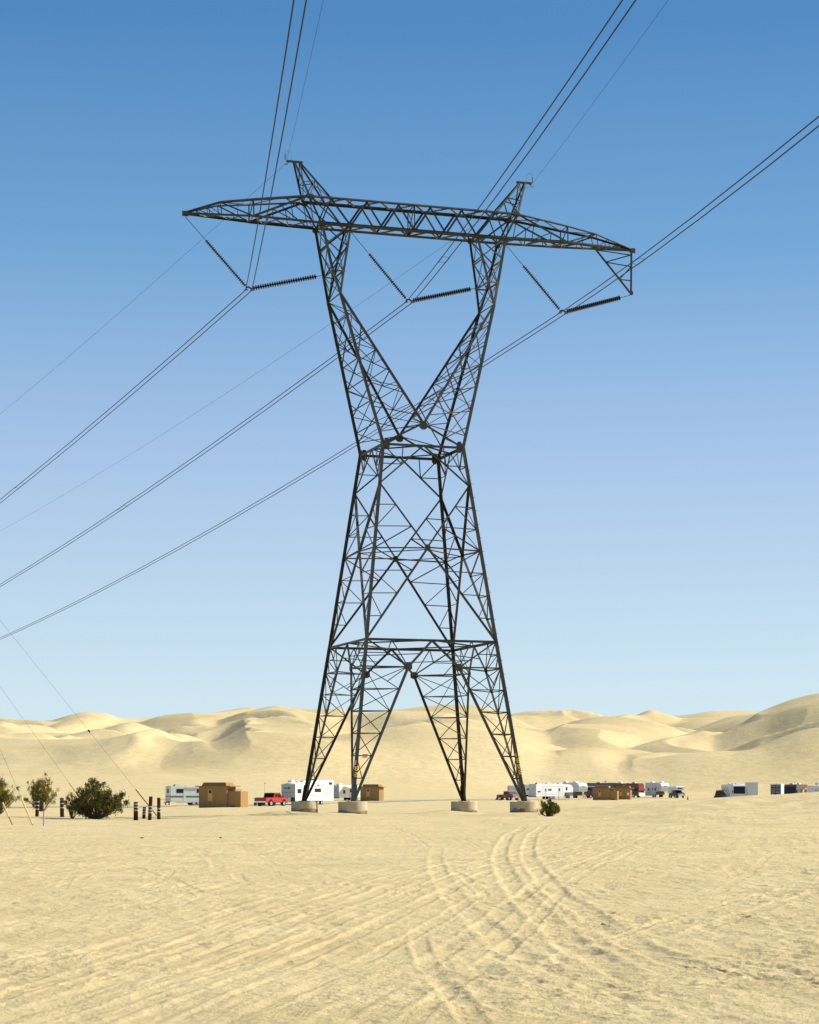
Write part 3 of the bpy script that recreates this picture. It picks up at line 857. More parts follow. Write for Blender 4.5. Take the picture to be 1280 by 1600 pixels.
# crossarms
for su in (-1, 1):
    ac, aws = MB(), []
    tip = TIP[su]
    for sv in (-1, 1):
        nf = V(0, sv, 0)
        aw = MB(); aws.append(aw)
        to, po, be, bo, pb = nd('to', su, sv), nd('post', su, sv), nd('bend', su, sv), nd('bo', su, sv), nd('postb', su, sv)
        tp = tip + V(0, sv * .05, 0)
        bb = lerp(pb, tp, (13.96 - 11.65) / (16.6 - 11.65))
        ac.angle(to, po, .14, V(0, sv, 1)); ac.angle(po, be, .13, V(0, sv, 1)); ac.angle(be, tp + V(0, 0, .06), .12, V(0, sv, 1))
        ac.angle(bo, pb, .18, V(0, sv, -1)); ac.angle(pb, tp, .16, V(0, sv, -1))
        aw.angle(po, pb, W3, nf); aw.angle(be, bb, W4, nf); aw.angle(be, pb, W3 * 1.1, nf); aw.angle(to, pb, W2, nf)
        q = [lerp(to, pb, t) for t in (.33, .66)]; b2 = [lerp(bo, pb, t) for t in (.12, .42, .72)]
        aw.angle(to, b2[0], W4, nf); aw.angle(b2[0], q[0], W4, nf); aw.angle(q[0], b2[1], W4, nf); aw.angle(b2[1], q[1], W4, nf); aw.angle(q[1], b2[2], W4, nf)
        aw.angle(q[0], lerp(to, po, .45), W4 * .8, nf)
        aw.angle(lerp(be, tp, .33), lerp(bb, tp, .33), W4 * .8, nf); aw.angle(lerp(be, tp, .33), bb, W4 * .8, nf)
        aw.angle(lerp(be, tp, .66), lerp(bb, tp, .66), W4 * .8, nf); aw.angle(lerp(be, tp, .66), lerp(bb, tp, .33), W4 * .8, nf); aw.angle(lerp(be, pb, .5), lerp(bb, pb, .5), W4 * .8, nf)
    e0, e1 = nd('bo', su, -1), nd('bo', su, 1)
    p0, p1 = nd('postb', su, -1), nd('postb', su, 1)
    az = MB()
    zig(az, e0, p0, e1, p1, 5, W3 * .9, UP)
    zig(az, p0, tip + V(0, -.05, 0), p1, tip + V(0, .05, 0), 6, W4, UP)
    zig(az, nd('to', su, -1), nd('post', su, -1), nd('to', su, 1), nd('post', su, 1), 2, W4, UP)
    az.angle(nd('post', su, -1), nd('post', su, 1), W4, UP); az.angle(nd('bend', su, -1), nd('bend', su, 1), W4, UP); az.angle(nd('bend', su, -1), nd('post', su, 1), W4, UP)
    az.angle(nd('post', su, -1), p1, W4, V(1, 0, 0)); az.angle(p0, p1, W4, UP)
    arm = ac.build('crossarm', M['steel'], tower)
    for aw in aws: aw.build('bracing', M['steel'], arm)
    az.build('plan_bracing', M['lit_lacing'], arm)
    MB().slab([tip + V(-.22, -.09, -.2), tip + V(.22, -.09, -.2), tip + V(.22, -.09, .16), tip + V(-.22, -.09, .16)], (0, -1, 0), .05).build('tip_plate', M['plate'], arm)
# hanger below the right arm tip
hb = V(16.94, 0, 37.2); hi_ = V(14.1, 0, 40.3); t0 = TIP[1] + V(-.04, 0, -.05)
hg = MB()
hg.angle(t0, hb, .15, V(0, -1, 0)); hg.angle(hi_, hb, .15, V(0, -1, 0))
e = [lerp(t0, hb, t) for t in (.09, .36, .69)]; g = [lerp(hi_, hb, t) for t in (.03, .3, .68)]
hg.angle(g[0], e[0], .08, V(0, -1, 0)); hg.angle(e[0], g[1], .08, V(0, -1, 0)); hg.angle(g[1], e[1], .08, V(0, -1, 0)); hg.angle(e[1], g[2], .08, V(0, -1, 0)); hg.angle(g[2], e[2], .08, V(0, -1, 0))
hgo = hg.build('hanger', M['steel'], tower)
gusset(hb + V(0, 0, .05), V(0, -1, 0), UP, .18, .2, parent=hgo)
gusset(hi_, V(0, -1, 0), UP, .25, .16, parent=hgo)

# earth wire peaks
for su in (-1, 1):
    pk = MB()
    po, pi_ = nd('pko', su, 1), nd('pki', su, 1)
    mids = {}
    for sv in (-1, 1):
        so_, si = po + V(0, sv * .08, 0), pi_ + V(0, sv * .08, 0)
        o0, i0 = nd('to', su, sv), nd('ti', su, sv)
        pk.angle(o0, so_, .11, V(0, sv, 0)); pk.angle(i0, si, .10, V(0, sv, 0))
        om, im = lerp(o0, so_, .42), lerp(i0, si, .5)
        mids[sv] = (om, im)
        nf = V(0, sv, 0)
        pk.angle(om, im, W4, nf); pk.angle(o0, im, W4, nf); pk.angle(om, si, W4, nf); pk.angle(im, nd('ti', su, -sv), W4 * .8, nf)
    pk.angle(mids[-1][0], mids[1][0], W4, UP); pk.angle(mids[-1][1], mids[1][1], W4, UP)
    pk.angle(nd('to', su, -1), mids[1][0], W4, V(su, 0, 0)); pk.angle(nd('to', su, 1), mids[-1][0], W4, V(su, 0, 0))
    pko = pk.build('earth_wire_peak', M['steel'], tower)
    MB().box(min(su * 7.98, su * 9.12), max(su * 7.98, su * 9.12), -.1, .1, 44.56, 44.68).build('peak_bracket', M['plate'], pko)
    cl = MB()
    cl.tube([V(su * 9.1, 0, 44.6), V(su * 9.22, 0, 44.75), V(su * 9.2, 0, 45.1)], .035, 6)
    cl.tube([V(su * 8.95, 0, 44.6), V(su * 9.15, -.05, 44.35), V(su * 9.3, -.05, 44.42)], .03, 6)
    a = [V(su * (9.0 + .33 * math.cos(t) * .8), .1, 44.95 + .45 * math.sin(t)) for t in np.linspace(-.5, 3.6, 12)]
    cl.tube(a, .012, 5)
    cl.build('wire_clamp', M['rust'], pko)

# step bolts up the near right corner
sb0 = {}
for k in range(46):
    z = 1.6 + k * .48
    if z < 11.09: p = lerp(nd('foot', 1, -1), nd('frame', 1, -1), z / 11.09)
    else: p = lerp(nd('frame', 1, -1), nd('waist', 1, -1), (z - 11.09) / 13.72)
    if k < 2:
        o = sb0[k] = MB().tube([(0, 0, 0), (.28, 0, 0) if k else (0, -.28, 0)], .016, 5).build('step_bolt', M['steel'], tower)
    else:
        o = sb0[k % 2].copy(); col.objects.link(o); o.parent = tower
    o.location = p

# warning sign on the near left leg: white board, red heading, grey lines of print
C2 = lerp(nd('foot', -1, -1), nd('frame', -1, -1), (9.2 * 2 / 6) / 11.09); A2 = lerp(nd('foot', -1, -1), nd('pn', -1, -1), 2 / 6)
sp = lerp(C2, A2, .52) + V(0, -.2, -.05)
sg = MB().box(-.19, .19, -.012, .012, -.13, .13).build('warning_sign', M['white'], tower)
sg.location = sp
MB().box(-.185, .185, -.02, -.014, .015, .125).build('red_heading', M['red'], sg)
tb = MB()
for z in (-.02, -.06, -.10): tb.box(-.13, .13 - (z < -.09) * .06, -.02, -.014, z - .011, z + .006)
tb.build('print', M['grey'], sg)
# stencilled yellow characters on the two near legs
def seg_char(mb, chars, p0, d, right, nrm, h, wd):
    S = {'1': 'bc', '3': 'abgcd', '0': 'abcdef', '5': 'afgcd', '7': 'abc', '2': 'abged'}
    t = h * .16
    for i, chx in enumerate(chars):
        c = p0 - d * (i * h * 1.35)
        def bar(x0, x1, z0, z1):
            q = [c + right * x0 + d * z0, c + right * x1 + d * z0, c + right * x1 + d * z1, c + right * x0 + d * z1]
            mb.slab(q, nrm, .008)
        for sgm in S[chx]:
            if sgm == 'a': bar(-wd, wd, h - t, h)
            if sgm == 'g': bar(-wd, wd, h / 2 - t / 2, h / 2 + t / 2)
            if sgm == 'd': bar(-wd, wd, 0, t)
            if sgm == 'b': bar(wd - t, wd, h / 2, h)
            if sgm == 'c': bar(wd - t, wd, 0, h / 2)
            if sgm == 'e': bar(-wd, -wd + t, 0, h / 2)
            if sgm == 'f': bar(-wd, -wd + t, h / 2, h)
for su, chars, t0_ in ((-1, '135', .215), (1, '1305', .27)):
    f0, f1 = nd('foot', su, -1), nd('frame', su, -1)
    d = (f1 - f0).normalized()
    nrm = V(0, -1, 0); rt = d.cross(V(0, 1, 0)).normalized()
    nrm = rt.cross(d).normalized()
    if nrm.y > 0: nrm = -nrm
    for i, chx in enumerate(chars):
        mb = MB(); seg_char(mb, chx, lerp(f0, f1, t0_) + nrm * .2 - d * (i * .405), d, rt, nrm, .30, .085)
        mb.build('painted_numeral', M['yellow'], tower)

# ------------------------------------------------------------------ concrete piers
pier_lab = [('round concrete pier under the far left tower leg, in front of the toy hauler', -1, 1, .97, .92),
            ('round concrete pier under the near left tower leg, with the sharpest shadow on the sand', -1, -1, .98, 1.02),
            ('round concrete pier under the right tower leg farther back, second from right', 1, 1, .98, 1.05),
            ('round concrete pier with dark soil stain beside the small green bush', 1, -1, .97, 1.10)]
for lab, su, sv, r, h in pier_lab:
    p = tw(*nd('foot', su, sv)) - V(0, 0, .06)
    root = empty('concrete_pier', (p.x, p.y, p.z - h - .25), 0, lab, 'pier', 'concrete piers under the lattice tower')
    hh = h + .25
    MB().lathe((0, 0, 0), (0, 0, 1), [(r, 0), (r, hh - .05), (r - .012, hh - .015), (r - .05, hh), (.3, hh + .015)], 48).build('shaft', M['concrete'], root, smooth=False)
    ringm = MB()
    n = 48; zs = hh * .5
    vs = []
    rr2 = random.Random(int(p.x * 10))
    for k in range(n):
        a = 2 * math.pi * k / n
        top = .3 + (.28 if sv < 0 and su > 0 else .12) * (1 + .5 * math.sin(3 * a + p.x) + .4 * rr2.uniform(-1, 1))
        vs += [((r + .004) * math.cos(a), (r + .004) * math.sin(a), .0), ((r + .004) * math.cos(a), (r + .004) * math.sin(a), top + .2)]
    ringm.add(vs, [(2 * k, 2 * ((k + 1) % n), 2 * ((k + 1) % n) + 1, 2 * k + 1) for k in range(n)])
    ringm.build('dirt_stain', M['stain'], root)

# ------------------------------------------------------------------ insulators and wires
def tl(u, v, z): return tw(u, v, z)
def insulator(A, B, rodA, rodB, nd_, label, r=.14):
    A, B = Vector(A), Vector(B)
    d = B - A; L = d.length; dn = d.normalized()
    root = empty('insulator_string', A, 0, label, 'insulator', 'insulator strings holding the conductors')
    MB().tube([V(0, 0, 0), dn * rodA], .022, 6).build('link_rod', M['wire'], root)
    MB().tube([dn * rodA, d - dn * rodB], r * .34, 6).build('core', M['wire'], root)
    MB().tube([d - dn * rodB, d], .03, 6).build('yoke_link', M['rust'], root)
    sp = (L - rodA - rodB) / nd_
    disc = MB().lathe((0, 0, 0), dn, [(.045, -.06), (.06, -.02), (r, -.005), (r, .035), (r * .6, .055), (.05, .065)], 12).build('disc', M['porcelain'], root, smooth=False)
    disc.location = dn * (rodA + sp * .5)
    for k in range(1, nd_):
        c = disc.copy(); col.objects.link(c); c.parent = root
        c.location = dn * (rodA + sp * (k + .5))
YOKE = {'L': (-12.05, -11.62, 35.42), 'M': (-.40, .06, 35.38), 'R': (11.31, 11.80, 35.40)}
att = {'L': (TIP[-1] + V(0, 0, -.22), V(-6.15, 0, 36.93), 'left', 'from the left crossarm tip', 'to the left column'),
       'M': (V(-4.55, 0, 40.15), V(5.3, 0, 36.87), 'middle', 'from the bridge beside the left column', 'to the right column'),
       'R': (V(7.05, 0, 40.15), V(16.9, 0, 37.1), 'right', 'from the right crossarm root', 'to the hanger under the right tip')}
for k, (a, b, nm, t1, t2) in att.items():
    u0, u1, z = YOKE[k]
    ya, yb = V(u0 + .05, 0, z + .2), V(u1 - .05, 0, z + .12)
    insulator(tl(*a), tl(*ya), 2.1, .12, 26, 'insulator string sloping down %s to the %s conductor pair' % (t1, nm))
    insulator(tl(*b), tl(*yb), .85, .12, 27, 'insulator string nearly level from the %s conductor pair %s' % (nm, t2), r=.175)
    root = empty('yoke_plate', tl((u0 + u1) / 2, 0, z), YAW, 'small steel yoke plate joining the %s insulator strings and conductor pair' % nm, 'yoke plate', 'yoke plates at the insulator strings')
    hw = (u1 - u0) / 2
    MB().prism([(-hw - .05, .02), (-hw + .02, .22), (0, .28), (hw - .02, .16), (hw + .05, .0), (hw - .05, .04), (0, .17), (-hw + .04, .1)], -.03, .03).build('plate', M['plate'], root)
    for s in (-1, 1):
        MB().tube([(s * hw - .16 * .37, .16 * .9, -.03), (s * hw, 0, .02), (s * hw + .08, -.18, -.02)], .05, 6).build('suspension_clamp', M['rust'], root)

AW_PHI, TO_PHI = R(24.5), R(5.5)
KA = {'L': .0965, 'M': .103, 'R': .107, 'SL': .066, 'SR': .072}
KT = {'L': .125, 'M': .116, 'R': .1145, 'SL': .127, 'SR': .085}
def wire_pt(P, phi, sgn, s, k, q):
    return V(P.x - sgn * math.sin(phi) * s, P.y + sgn * math.cos(phi) * s, P.z - k * s + q * s * s)
def wire(name, P, ph, r, label, cat, group, qa, qt):
    pts = []
    for s in list(np.linspace(480, 30, 32)) + [15, 5, 1]:
        pts.append(wire_pt(P, AW_PHI, 1, s, KA[ph], qa))
    pts.append(P)
    for s in [1, 5, 15] + list(np.linspace(30, 440, 32)):
        pts.append(wire_pt(P, TO_PHI, -1, s, KT[ph], qt))
    tag(MB().tube(pts, r, 6).build(name, M['wire'], smooth=True), label, cat, group)
for k, nm in (('L', 'left'), ('M', 'middle'), ('R', 'right')):
    u0, u1, z = YOKE[k]
    for u, side in ((u0, 'left'), (u1, 'right')):
        wire('conductor', tl(u, 0, z), k, .030, '%s conductor of the pair hung on the %s insulator strings of the tower' % (side, nm), 'power line', 'power line conductors', .0002, .00025)
for k, u, z, nm in (('SL', -9.17, 44.46, 'left'), ('SR', 9.19, 44.6, 'right')):
    wire('earth_wire', tl(u, 0, z), k, .010, 'hair thin earth wire running over the %s peak of the tower' % nm, 'power line', 'thin earth wires on the tower peaks', .00016, .0002)
# spacers between the twin conductors
for ph, phi, sgn, s, kk, q, lab in (('L', AW_PHI, 1, 62, KA, .0002, 'small spacer clip on the left conductor pair going away from the tower'),
                                    ('M', AW_PHI, 1, 68, KA, .0002, 'small spacer clip on the middle conductor pair beyond the tower'),
                                    ('M', TO_PHI, -1, 21, KT, .00025, 'small spacer clip on the middle conductor pair in front of the bridge'),
                                    ('R', TO_PHI, -1, 26, KT, .00025, 'small spacer clip on the right conductor pair beyond the arm tip')):
    u0, u1, z = YOKE[ph]
    mb = MB()
    pa = wire_pt(tl(u0, 0, z), phi, sgn, s, kk[ph], q); pb = wire_pt(tl(u1, 0, z), phi, sgn, s, kk[ph], q)
    pa2 = wire_pt(tl(u0, 0, z), phi, sgn, s + 2.2, kk[ph], q); pb2 = wire_pt(tl(u1, 0, z), phi, sgn, s + 2.2, kk[ph], q)
    for a, b in ((pa, pb), (pa2, pb2)):
        mb.tube([a, (a + b) / 2 + V(0, 0, .05), b], .012, 5)
    mb.tube([pa, pa2], .034, 6); mb.tube([pb, pb2], .034, 6)
    tag(mb.build('conductor_spacer', M['wire']), lab, 'spacer', 'spacers on the conductor pairs')

# ------------------------------------------------------------------ desert shrubs
def shrub(label, px, py, hgt, wid, m, seed, nst=26, leaves=5200, lop=0.0, open_=.25, depth=1.0, blobs=None, name='desert_shrub'):
    r = random.Random(seed)
    g = on_ground(px, py)
    hgt *= g.y / FPX; wid *= g.y / FPX
    root = empty(name, g - V(0, 0, .04), 0, label, 'shrub', 'desert shrubs on the sand')
    sm = MB(); lv, lf = [], []
    tips = []
    for i in range(nst):
        a = r.uniform(0, 2 * math.pi)
        reach = math.sqrt(r.uniform(.02, 1))
        dx, dy = math.cos(a) * reach * wid / 2, math.sin(a) * reach * wid / 2 * depth
        top = hgt * (1 - .55 * reach ** 2) * r.uniform(.72, 1.04)
        if blobs:
            bx, bw, bh = r.choice(blobs)
            dx = bx * wid / 2 + r.uniform(-bw, bw) * wid / 2
            top = hgt * bh * r.uniform(.7, 1.02)
        pts = [V(dx * .08, dy * .08, 0)]
        for k in range(1, 6):
            f = k / 5
            pts.append(V(dx * f ** .8 + lop * f * hgt + r.uniform(-.06, .06), dy * f ** .8 + r.uniform(-.06, .06), top * (f ** 1.15 if reach < .6 else f)))
        sm.tube(pts, .03, 5, .006)
        tips.append(pts)
        for q in range(3):
            k = r.randint(2, 4); b = pts[k]
            e = b + V(r.uniform(-.4, .4), r.uniform(-.4, .4), r.uniform(.1, .5)) * (hgt / 2.4)
            sm.tube([b, (b + e) / 2 + V(0, 0, .04), e], .012, 4, .004)
            tips.append([b, (b + e) / 2, e, e, e, e])
    per = 34
    for i in range(leaves // per):
        pts = r.choice(tips)
        f = r.uniform(.05, 1) ** .62
        x = f * (len(pts) - 1); k = min(int(x), len(pts) - 2)
        cc = pts[k].lerp(pts[k + 1], x - k) + V(r.gauss(0, .05), r.gauss(0, .05), r.gauss(0, .04))
        rad = r.uniform(.05, .15) * (1.15 - .4 * open_) * (hgt / 2.4) ** .5
        ax = V(r.uniform(-.5, .5), r.uniform(-.5, .5), 1).normalized()      # sprays point up and out
        for j in range(int(per * r.uniform(.5, 1.4))):
            c = cc + V(r.gauss(0, rad * .55), r.gauss(0, rad * .55), 0) + ax * r.gauss(0, rad * .95)
            if c.z < .02: continue
            s = r.uniform(.02, .05)
            d1 = (ax + V(r.uniform(-1, 1), r.uniform(-1, 1), r.uniform(-.6, .6)) * .9).normalized()
            d2 = d1.orthogonal().normalized()
            d2.rotate(Matrix.Rotation(r.uniform(0, 6.28), 3, d1))
            n = len(lv)
            lv += [c - d1 * s * 1.6, c + d2 * s * .6, c + d1 * s * 1.6, c - d2 * s * .6]
            lf.append((n, n + 1, n + 2, n + 3))
    sm.build('stems', M['stem'], root)
    me = bpy.data.meshes.new('foliage'); me.from_pydata([tuple(v) for v in lv], [], lf)
    me.materials.append(M[m])
    o = bpy.data.objects.new('foliage', me); col.objects.link(o); o.parent = root
    return root

shrub('large dark dense bush beside the striped timber post', 150, 1279.6, 63, 88, 'leaf_dark', 3, nst=64, leaves=27000,
      blobs=[(-.15, .2, 1.0), (.1, .25, .98), (.35, .2, .82), (-.5, .25, .72), (.7, .2, .60), (.9, .1, .4), (-.8, .12, .42)])
shrub('sparse twiggy bush at the left foot of the large dark bush', 113, 1279, 47, 38, 'leaf_olive', 9, nst=14, leaves=1700, open_=.5)
shrub('airy olive shrub with a tall leaning sprig behind the timber post', 65, 1268, 60, 50, 'leaf_olive', 21, nst=52, leaves=15000, open_=.5,
      blobs=[(-.45, .3, .72), (-.15, .2, .78), (.15, .2, 1.02), (.45, .2, .8), (.7, .15, .5), (-.75, .12, .35)])
shrub('olive shrub cut by the left edge of the picture', -5, 1274, 70, 70, 'leaf_olive', 33, nst=54, leaves=19000, open_=.5)
shrub('small green bush growing against the right concrete pier', 856.5, 1276.5, 29, 35, 'leaf_green', 41, nst=30, leaves=4600, open_=.4,
      blobs=[(-.7, .25, .55), (-.2, .2, .8), (.15, .12, 1.05), (.5, .25, .75), (.8, .15, .5)])

# ------------------------------------------------------------------ bollards, marker post, guy wires
def bollard(label, px, py, h, r, bands, tilt=0.0, lean=0.0):
    g = on_ground(px, py)
    root = empty('timber_post', g - V(0, 0, .15), 0, label, 'post', 'striped timber posts by the bushes')
    root.rotation_euler = (lean, tilt, 0)
    rnd = random.Random(int(px * 7))
    n = 14
    prof = [(r * 1.04, 0), (r, .4), (r * .98, h + .12), (r * .9, h + .15)]
    MB().lathe((0, 0, 0), (0, 0, 1), prof, n).build('shaft', M['post'], root)
    for z in bands:
        MB().lathe((0, 0, z + .15 - .04), (0, 0, 1), [(r * 1.03, 0), (r * 1.03, .085)], n).build('reflective_band', M['band'], root)
    return root
bollard('stout short timber post with three white bands, leftmost of the group of four', 212.3, 1280.4, 1.12, .145, (.58, .78, .97))
bollard('shortest leaning timber post with three white bands in the group of four', 224.6, 1278.2, .74, .11, (.28, .44, .62), tilt=R(3))
bollard('tallest slightly leaning timber post with three low white bands', 233.8, 1280, 1.46, .12, (.42, .60, .80), tilt=R(3))
bollard('tall timber post with two white bands, rightmost of the group of four', 248.2, 1279, 1.36, .115, (.44, .64))
bollard('black timber post with white bands in front of the airy olive shrub', 57.6, 1277, 1.26, .125, (.56, .82, 1.08), tilt=R(2))
bollard('black timber post with white bands left of the large dark bush', 97.2, 1277.6, 1.34, .14, (.68, .96, 1.2), tilt=R(-1))
g = on_ground(68.2, 1289.5)
root = empty('marker_post', g - V(0, 0, .1), 0, 'thin grey steel marker post standing alone in front of the shrubs', 'post')
MB().tube([(0, 0, 0), (0.02, 0, 1.3)], .045, 8).build('shaft', M['grey'], root)
MB().tube([(0.017, 0, .86), (0.019, 0, .98)], .05, 8).build('red_band', M['red'], root)

POLE_X = (-170 - 640) * 137 / FPX
POLE = V(POLE_X, 137, gz(POLE_X, 137))
def guy(label, px, py, gx, gy, row_pole, guard_mat, guard_from=0.0, ins=None):
    g = on_ground(px, py)
    top = V(POLE.x, POLE.y, (HOR - row_pole) * 137 / FPX + EYE)
    d = top - g
    # parameter along the guy where the guard ends, from the image column
    def at_col(cx):
        lo, hi = 0.0, 1.0
        for _ in range(50):
            m_ = (lo + hi) / 2; p = g + d * m_
            if 640 + FPX * p.x / p.y > cx: lo = m_
            else: hi = m_
        return lo
    t1 = at_col(gx)
    root = empty('guy_wire', g, 0, label, 'guy wire', 'guy wires slanting into the sand')
    MB().tube([V(0, 0, 0) - d.normalized() * .25, d], .007, 5).build('strand', M['wire'], root)
    MB().tube([d * (t1 * guard_from), d * t1], .042, 8).build('guard', guard_mat, root)
    MB().tube([-d.normalized() * .25, d * (t1 * max(guard_from, .04))], .026, 6).build('anchor_rod', M['steel'], root)
    if ins:
        t = at_col(ins); dn = d.normalized()
        MB().lathe(d * t, dn, [(.02, -.14), (.06, -.1), (.06, -.02), (.03, 0), (.06, .02), (.06, .1), (.02, .14)], 8).build('strain_insulator', M['porcelain'], root)
guy('guy wire with a half yellow guard at the left picture edge', 18.8, 1288.5, 4.2, 1245, 850, M['guard'], .33)
guy('guy wire with a long yellow guard standing clear in front of the shrubs', 51.2, 1289, 34, 1250, 775, M['guard'])
guy('guy wire running down into the left side of the large dark bush', 148, 1279, 108, 1226.5, 836, M['guard'], .0)
guy('guy wire with a brown guard ending between the striped timber posts', 245.3, 1275, 212.5, 1235, 757, M['rust'], .0, ins=139)
root = empty('utility_pole', POLE, 0, 'tall wooden pole anchored by the guy wires left of the shrubs', 'utility pole')
MB().tube([(0, 0, -.4), (0, 0, 21.5)], .24, 14, .15).build('pole', M['post'], root)
MB().cyl((0, 0, 19.9), (0, 0, 1), .20, .3, 14).build('band', M['steel'], root)

# ------------------------------------------------------------------ restroom huts
def place(px_left, Y, rz, L, W, x0=0.0):
    """world spot of the local origin so that the leftmost corner shows at px_left; local x spans x0..x0+L, y is centred"""
    c, s = math.cos(rz), math.sin(rz)
    xs = []
    for x in (x0, x0 + L):
        for y in (-W / 2, W / 2):
            xs.append((x * c - y * s, x * s + y * c))
    def left(X):
        return min(640 + FPX * (X + a) / (Y + b) for a, b in xs)
    lo, hi = -400.0, 400.0
    for _ in range(60):
        m_ = (lo + hi) / 2
        if left(m_) < px_left: lo = m_
        else: hi = m_
    return V(lo, Y, gz(lo, Y))

def hut(label, px, Y, rz, s=1.0, screen=True, sill=False, notice=False):
    W, D, H = 3.75 * s, 3.2 * s, 2.75 * s
    p = place(px, Y, rz, W, D)
    root = empty('restroom_hut', p - V(0, 0, .08), rz, label, 'hut', 'tan restroom huts by the camping strip')
    y0, y1 = -D / 2, D / 2
    MB().box(0, W, y0, y1, 0, H).build('wall', M['adobe'], root)
    rf = MB().box(-.42 * s, W + .55 * s, y0 - .3 * s, y1 + .3 * s, H + .002, H + .11 * s).build('roof', M['adobe_roof'], root)
    rr_ = MB()
    a, b, hh = .38 * s, .55 * s, .42 * s
    z0 = H + .112 * s
    q0 = [(a * .8, y0 + .1, z0), (W - .1, y0 + .1, z0), (W - .1, y1 - .1, z0), (a * .8, y1 - .1, z0)]
    q1 = [(a * .8 + .2, y0 + .35, z0 + hh), (W - .3, y0 + .35, z0 + hh), (W - .3, y1 - .35, z0 + hh), (a * .8 + .2, y1 - .35, z0 + hh)]
    rr_.add(q0 + q1, [(3, 2, 1, 0), (4, 5, 6, 7), (0, 1, 5, 4), (1, 2, 6, 5), (2, 3, 7, 6), (3, 0, 4, 7)])
    rr_.build('roof_curb', M['adobe_roof'], rf)
    x0 = 1.22 * s
    d = MB().box(x0, x0 + .62 * s, y0 - .045, y0 - .002, .35 * s, 2.42 * s).build('door', M['door'], root)
    MB().box(x0 + .14 * s, x0 + .5 * s, y0 - .06, y0 - .047, 1.92 * s, 2.30 * s).build('pane', M['glass'], d)
    MB().box(x0 + .05 * s, x0 + .57 * s, y0 - .06, y0 - .047, .38 * s, .92 * s).build('kick_plate', M['adobe_roof'], d)
    if screen:
        MB().box(W + .01, W + 1.75 * s, y0 + .25 * s, y0 + .45 * s, 0, 2.2 * s).build('screen_wall', M['adobe'], root)
        MB().box(W + 1.55 * s, W + 1.75 * s, y0 + .452 * s, y0 + 2.9 * s, 0, 2.18 * s).build('screen_wall', M['adobe'], root)
        MB().box(W + .1 * s, W + .9 * s, y0 + .5 * s, y1 - .2 * s, 2.3 * s, 2.42 * s).build('porch_roof', M['adobe_roof'], root)
        v = MB(); v.add([(W + .3 * s, y0 + .244 * s, .02), (W + 1.1 * s, y0 + .244 * s, .02), (W + 1.05 * s, y0 + .244 * s, .32 * s), (W + .75 * s, y0 + .244 * s, .42 * s), (W + .4 * s, y0 + .244 * s, .30 * s)], [(0, 1, 2, 3, 4)])
        v.build('drain_opening', M['black'], root)
    else:
        MB().box(W + .003, W + .02, -.45 * s, .35 * s, .25 * s, 2.1 * s).build('side_door', M['adobe_roof'], root)
    if notice:
        MB().box(W - .75 * s, W - .25 * s, y0 - .03, y0 - .003, 1.1 * s, 1.75 * s).build('notice', M['white'], root)
    return root
hut('tan restroom hut with a tan door and privacy wall, largest and nearest of the huts', 310.8, 276, R(-16), 1.0)
hut('small tan restroom hut partly hidden behind the near left tower leg', 563.2, 412, R(-15), .98, screen=False)
h2 = hut('tan restroom hut with a door and low screen wall beside the right bush', 926.5, 470, R(-13), .95)
hut('tan restroom hut with a white notice on its wall, rightmost of the huts', 960, 488, R(-13), .95, screen=False, notice=True)
# shaded wing of the hut behind the tower leg
p = place(548.5, 414, R(9), 1.75, 2.0)

# ------------------------------------------------------------------ vehicles
def wheel(root, x, y, r, wd, rim='chrome'):
    t = MB().cyl((x, y, r), (0, 1, 0), r, wd, 20).build('wheel', M['tyre'], root)
    sy = -1 if y < 0 else 1
    MB().lathe((x, y + sy * (wd / 2 - .01), r), (0, sy, 0), [(r * .62, 0), (r * .62, .02), (r * .45, .03), (r * .18, .012), (.05, .035)], 16).build('rim', M[rim], t)
    return t

def roof_units(root, xs, z, kinds, body_w):
    for x, k in zip(xs, kinds):
        if k == 'ac':
            MB().prism([(x - .55, z), (x - .42, z + .28), (x + .4, z + .30), (x + .55, z + .12), (x + .58, z)], -.35, .35).build('air_conditioner', M['white'], root, bevel=.03)
        elif k == 'dark':
            a = MB().prism([(x - .5, z), (x - .4, z + .3), (x + .4, z + .3), (x + .5, z)], -.35, .35).build('air_conditioner', M['lightgrey'], root, bevel=.03)
            MB().box(x - .52, x - .42, -.3, .3, z + .03, z + .2).build('vent_grille', M['black'], a)
        elif k == 'vent':
            MB().box(x - .2, x + .2, -.2, .2, z, z + .14).build('roof_vent', M['white'], root, bevel=.02)
        elif k == 'mast':
            MB().tube([(x, 0, z), (x, 0, z + .95)], .018, 5).build('aerial', M['alu'], root)
        elif k == 'dish':
            MB().lathe((x, 0, z + .35), V(-.5, -.6, .62), [(.02, -.02), (.2, .02), (.34, .1), (.33, .11), (.2, .04)], 14).build('satellite_dish', M['white'], root)
            MB().tube([(x, 0, z), (x, 0, z + .36)], .03, 6).build('dish_mount', M['alu'], root)
        elif k == 'rack':
            MB().box(x - .9, x + .9, -.6, .6, z + .02, z + .06).build('roof_rack', M['white'], root)

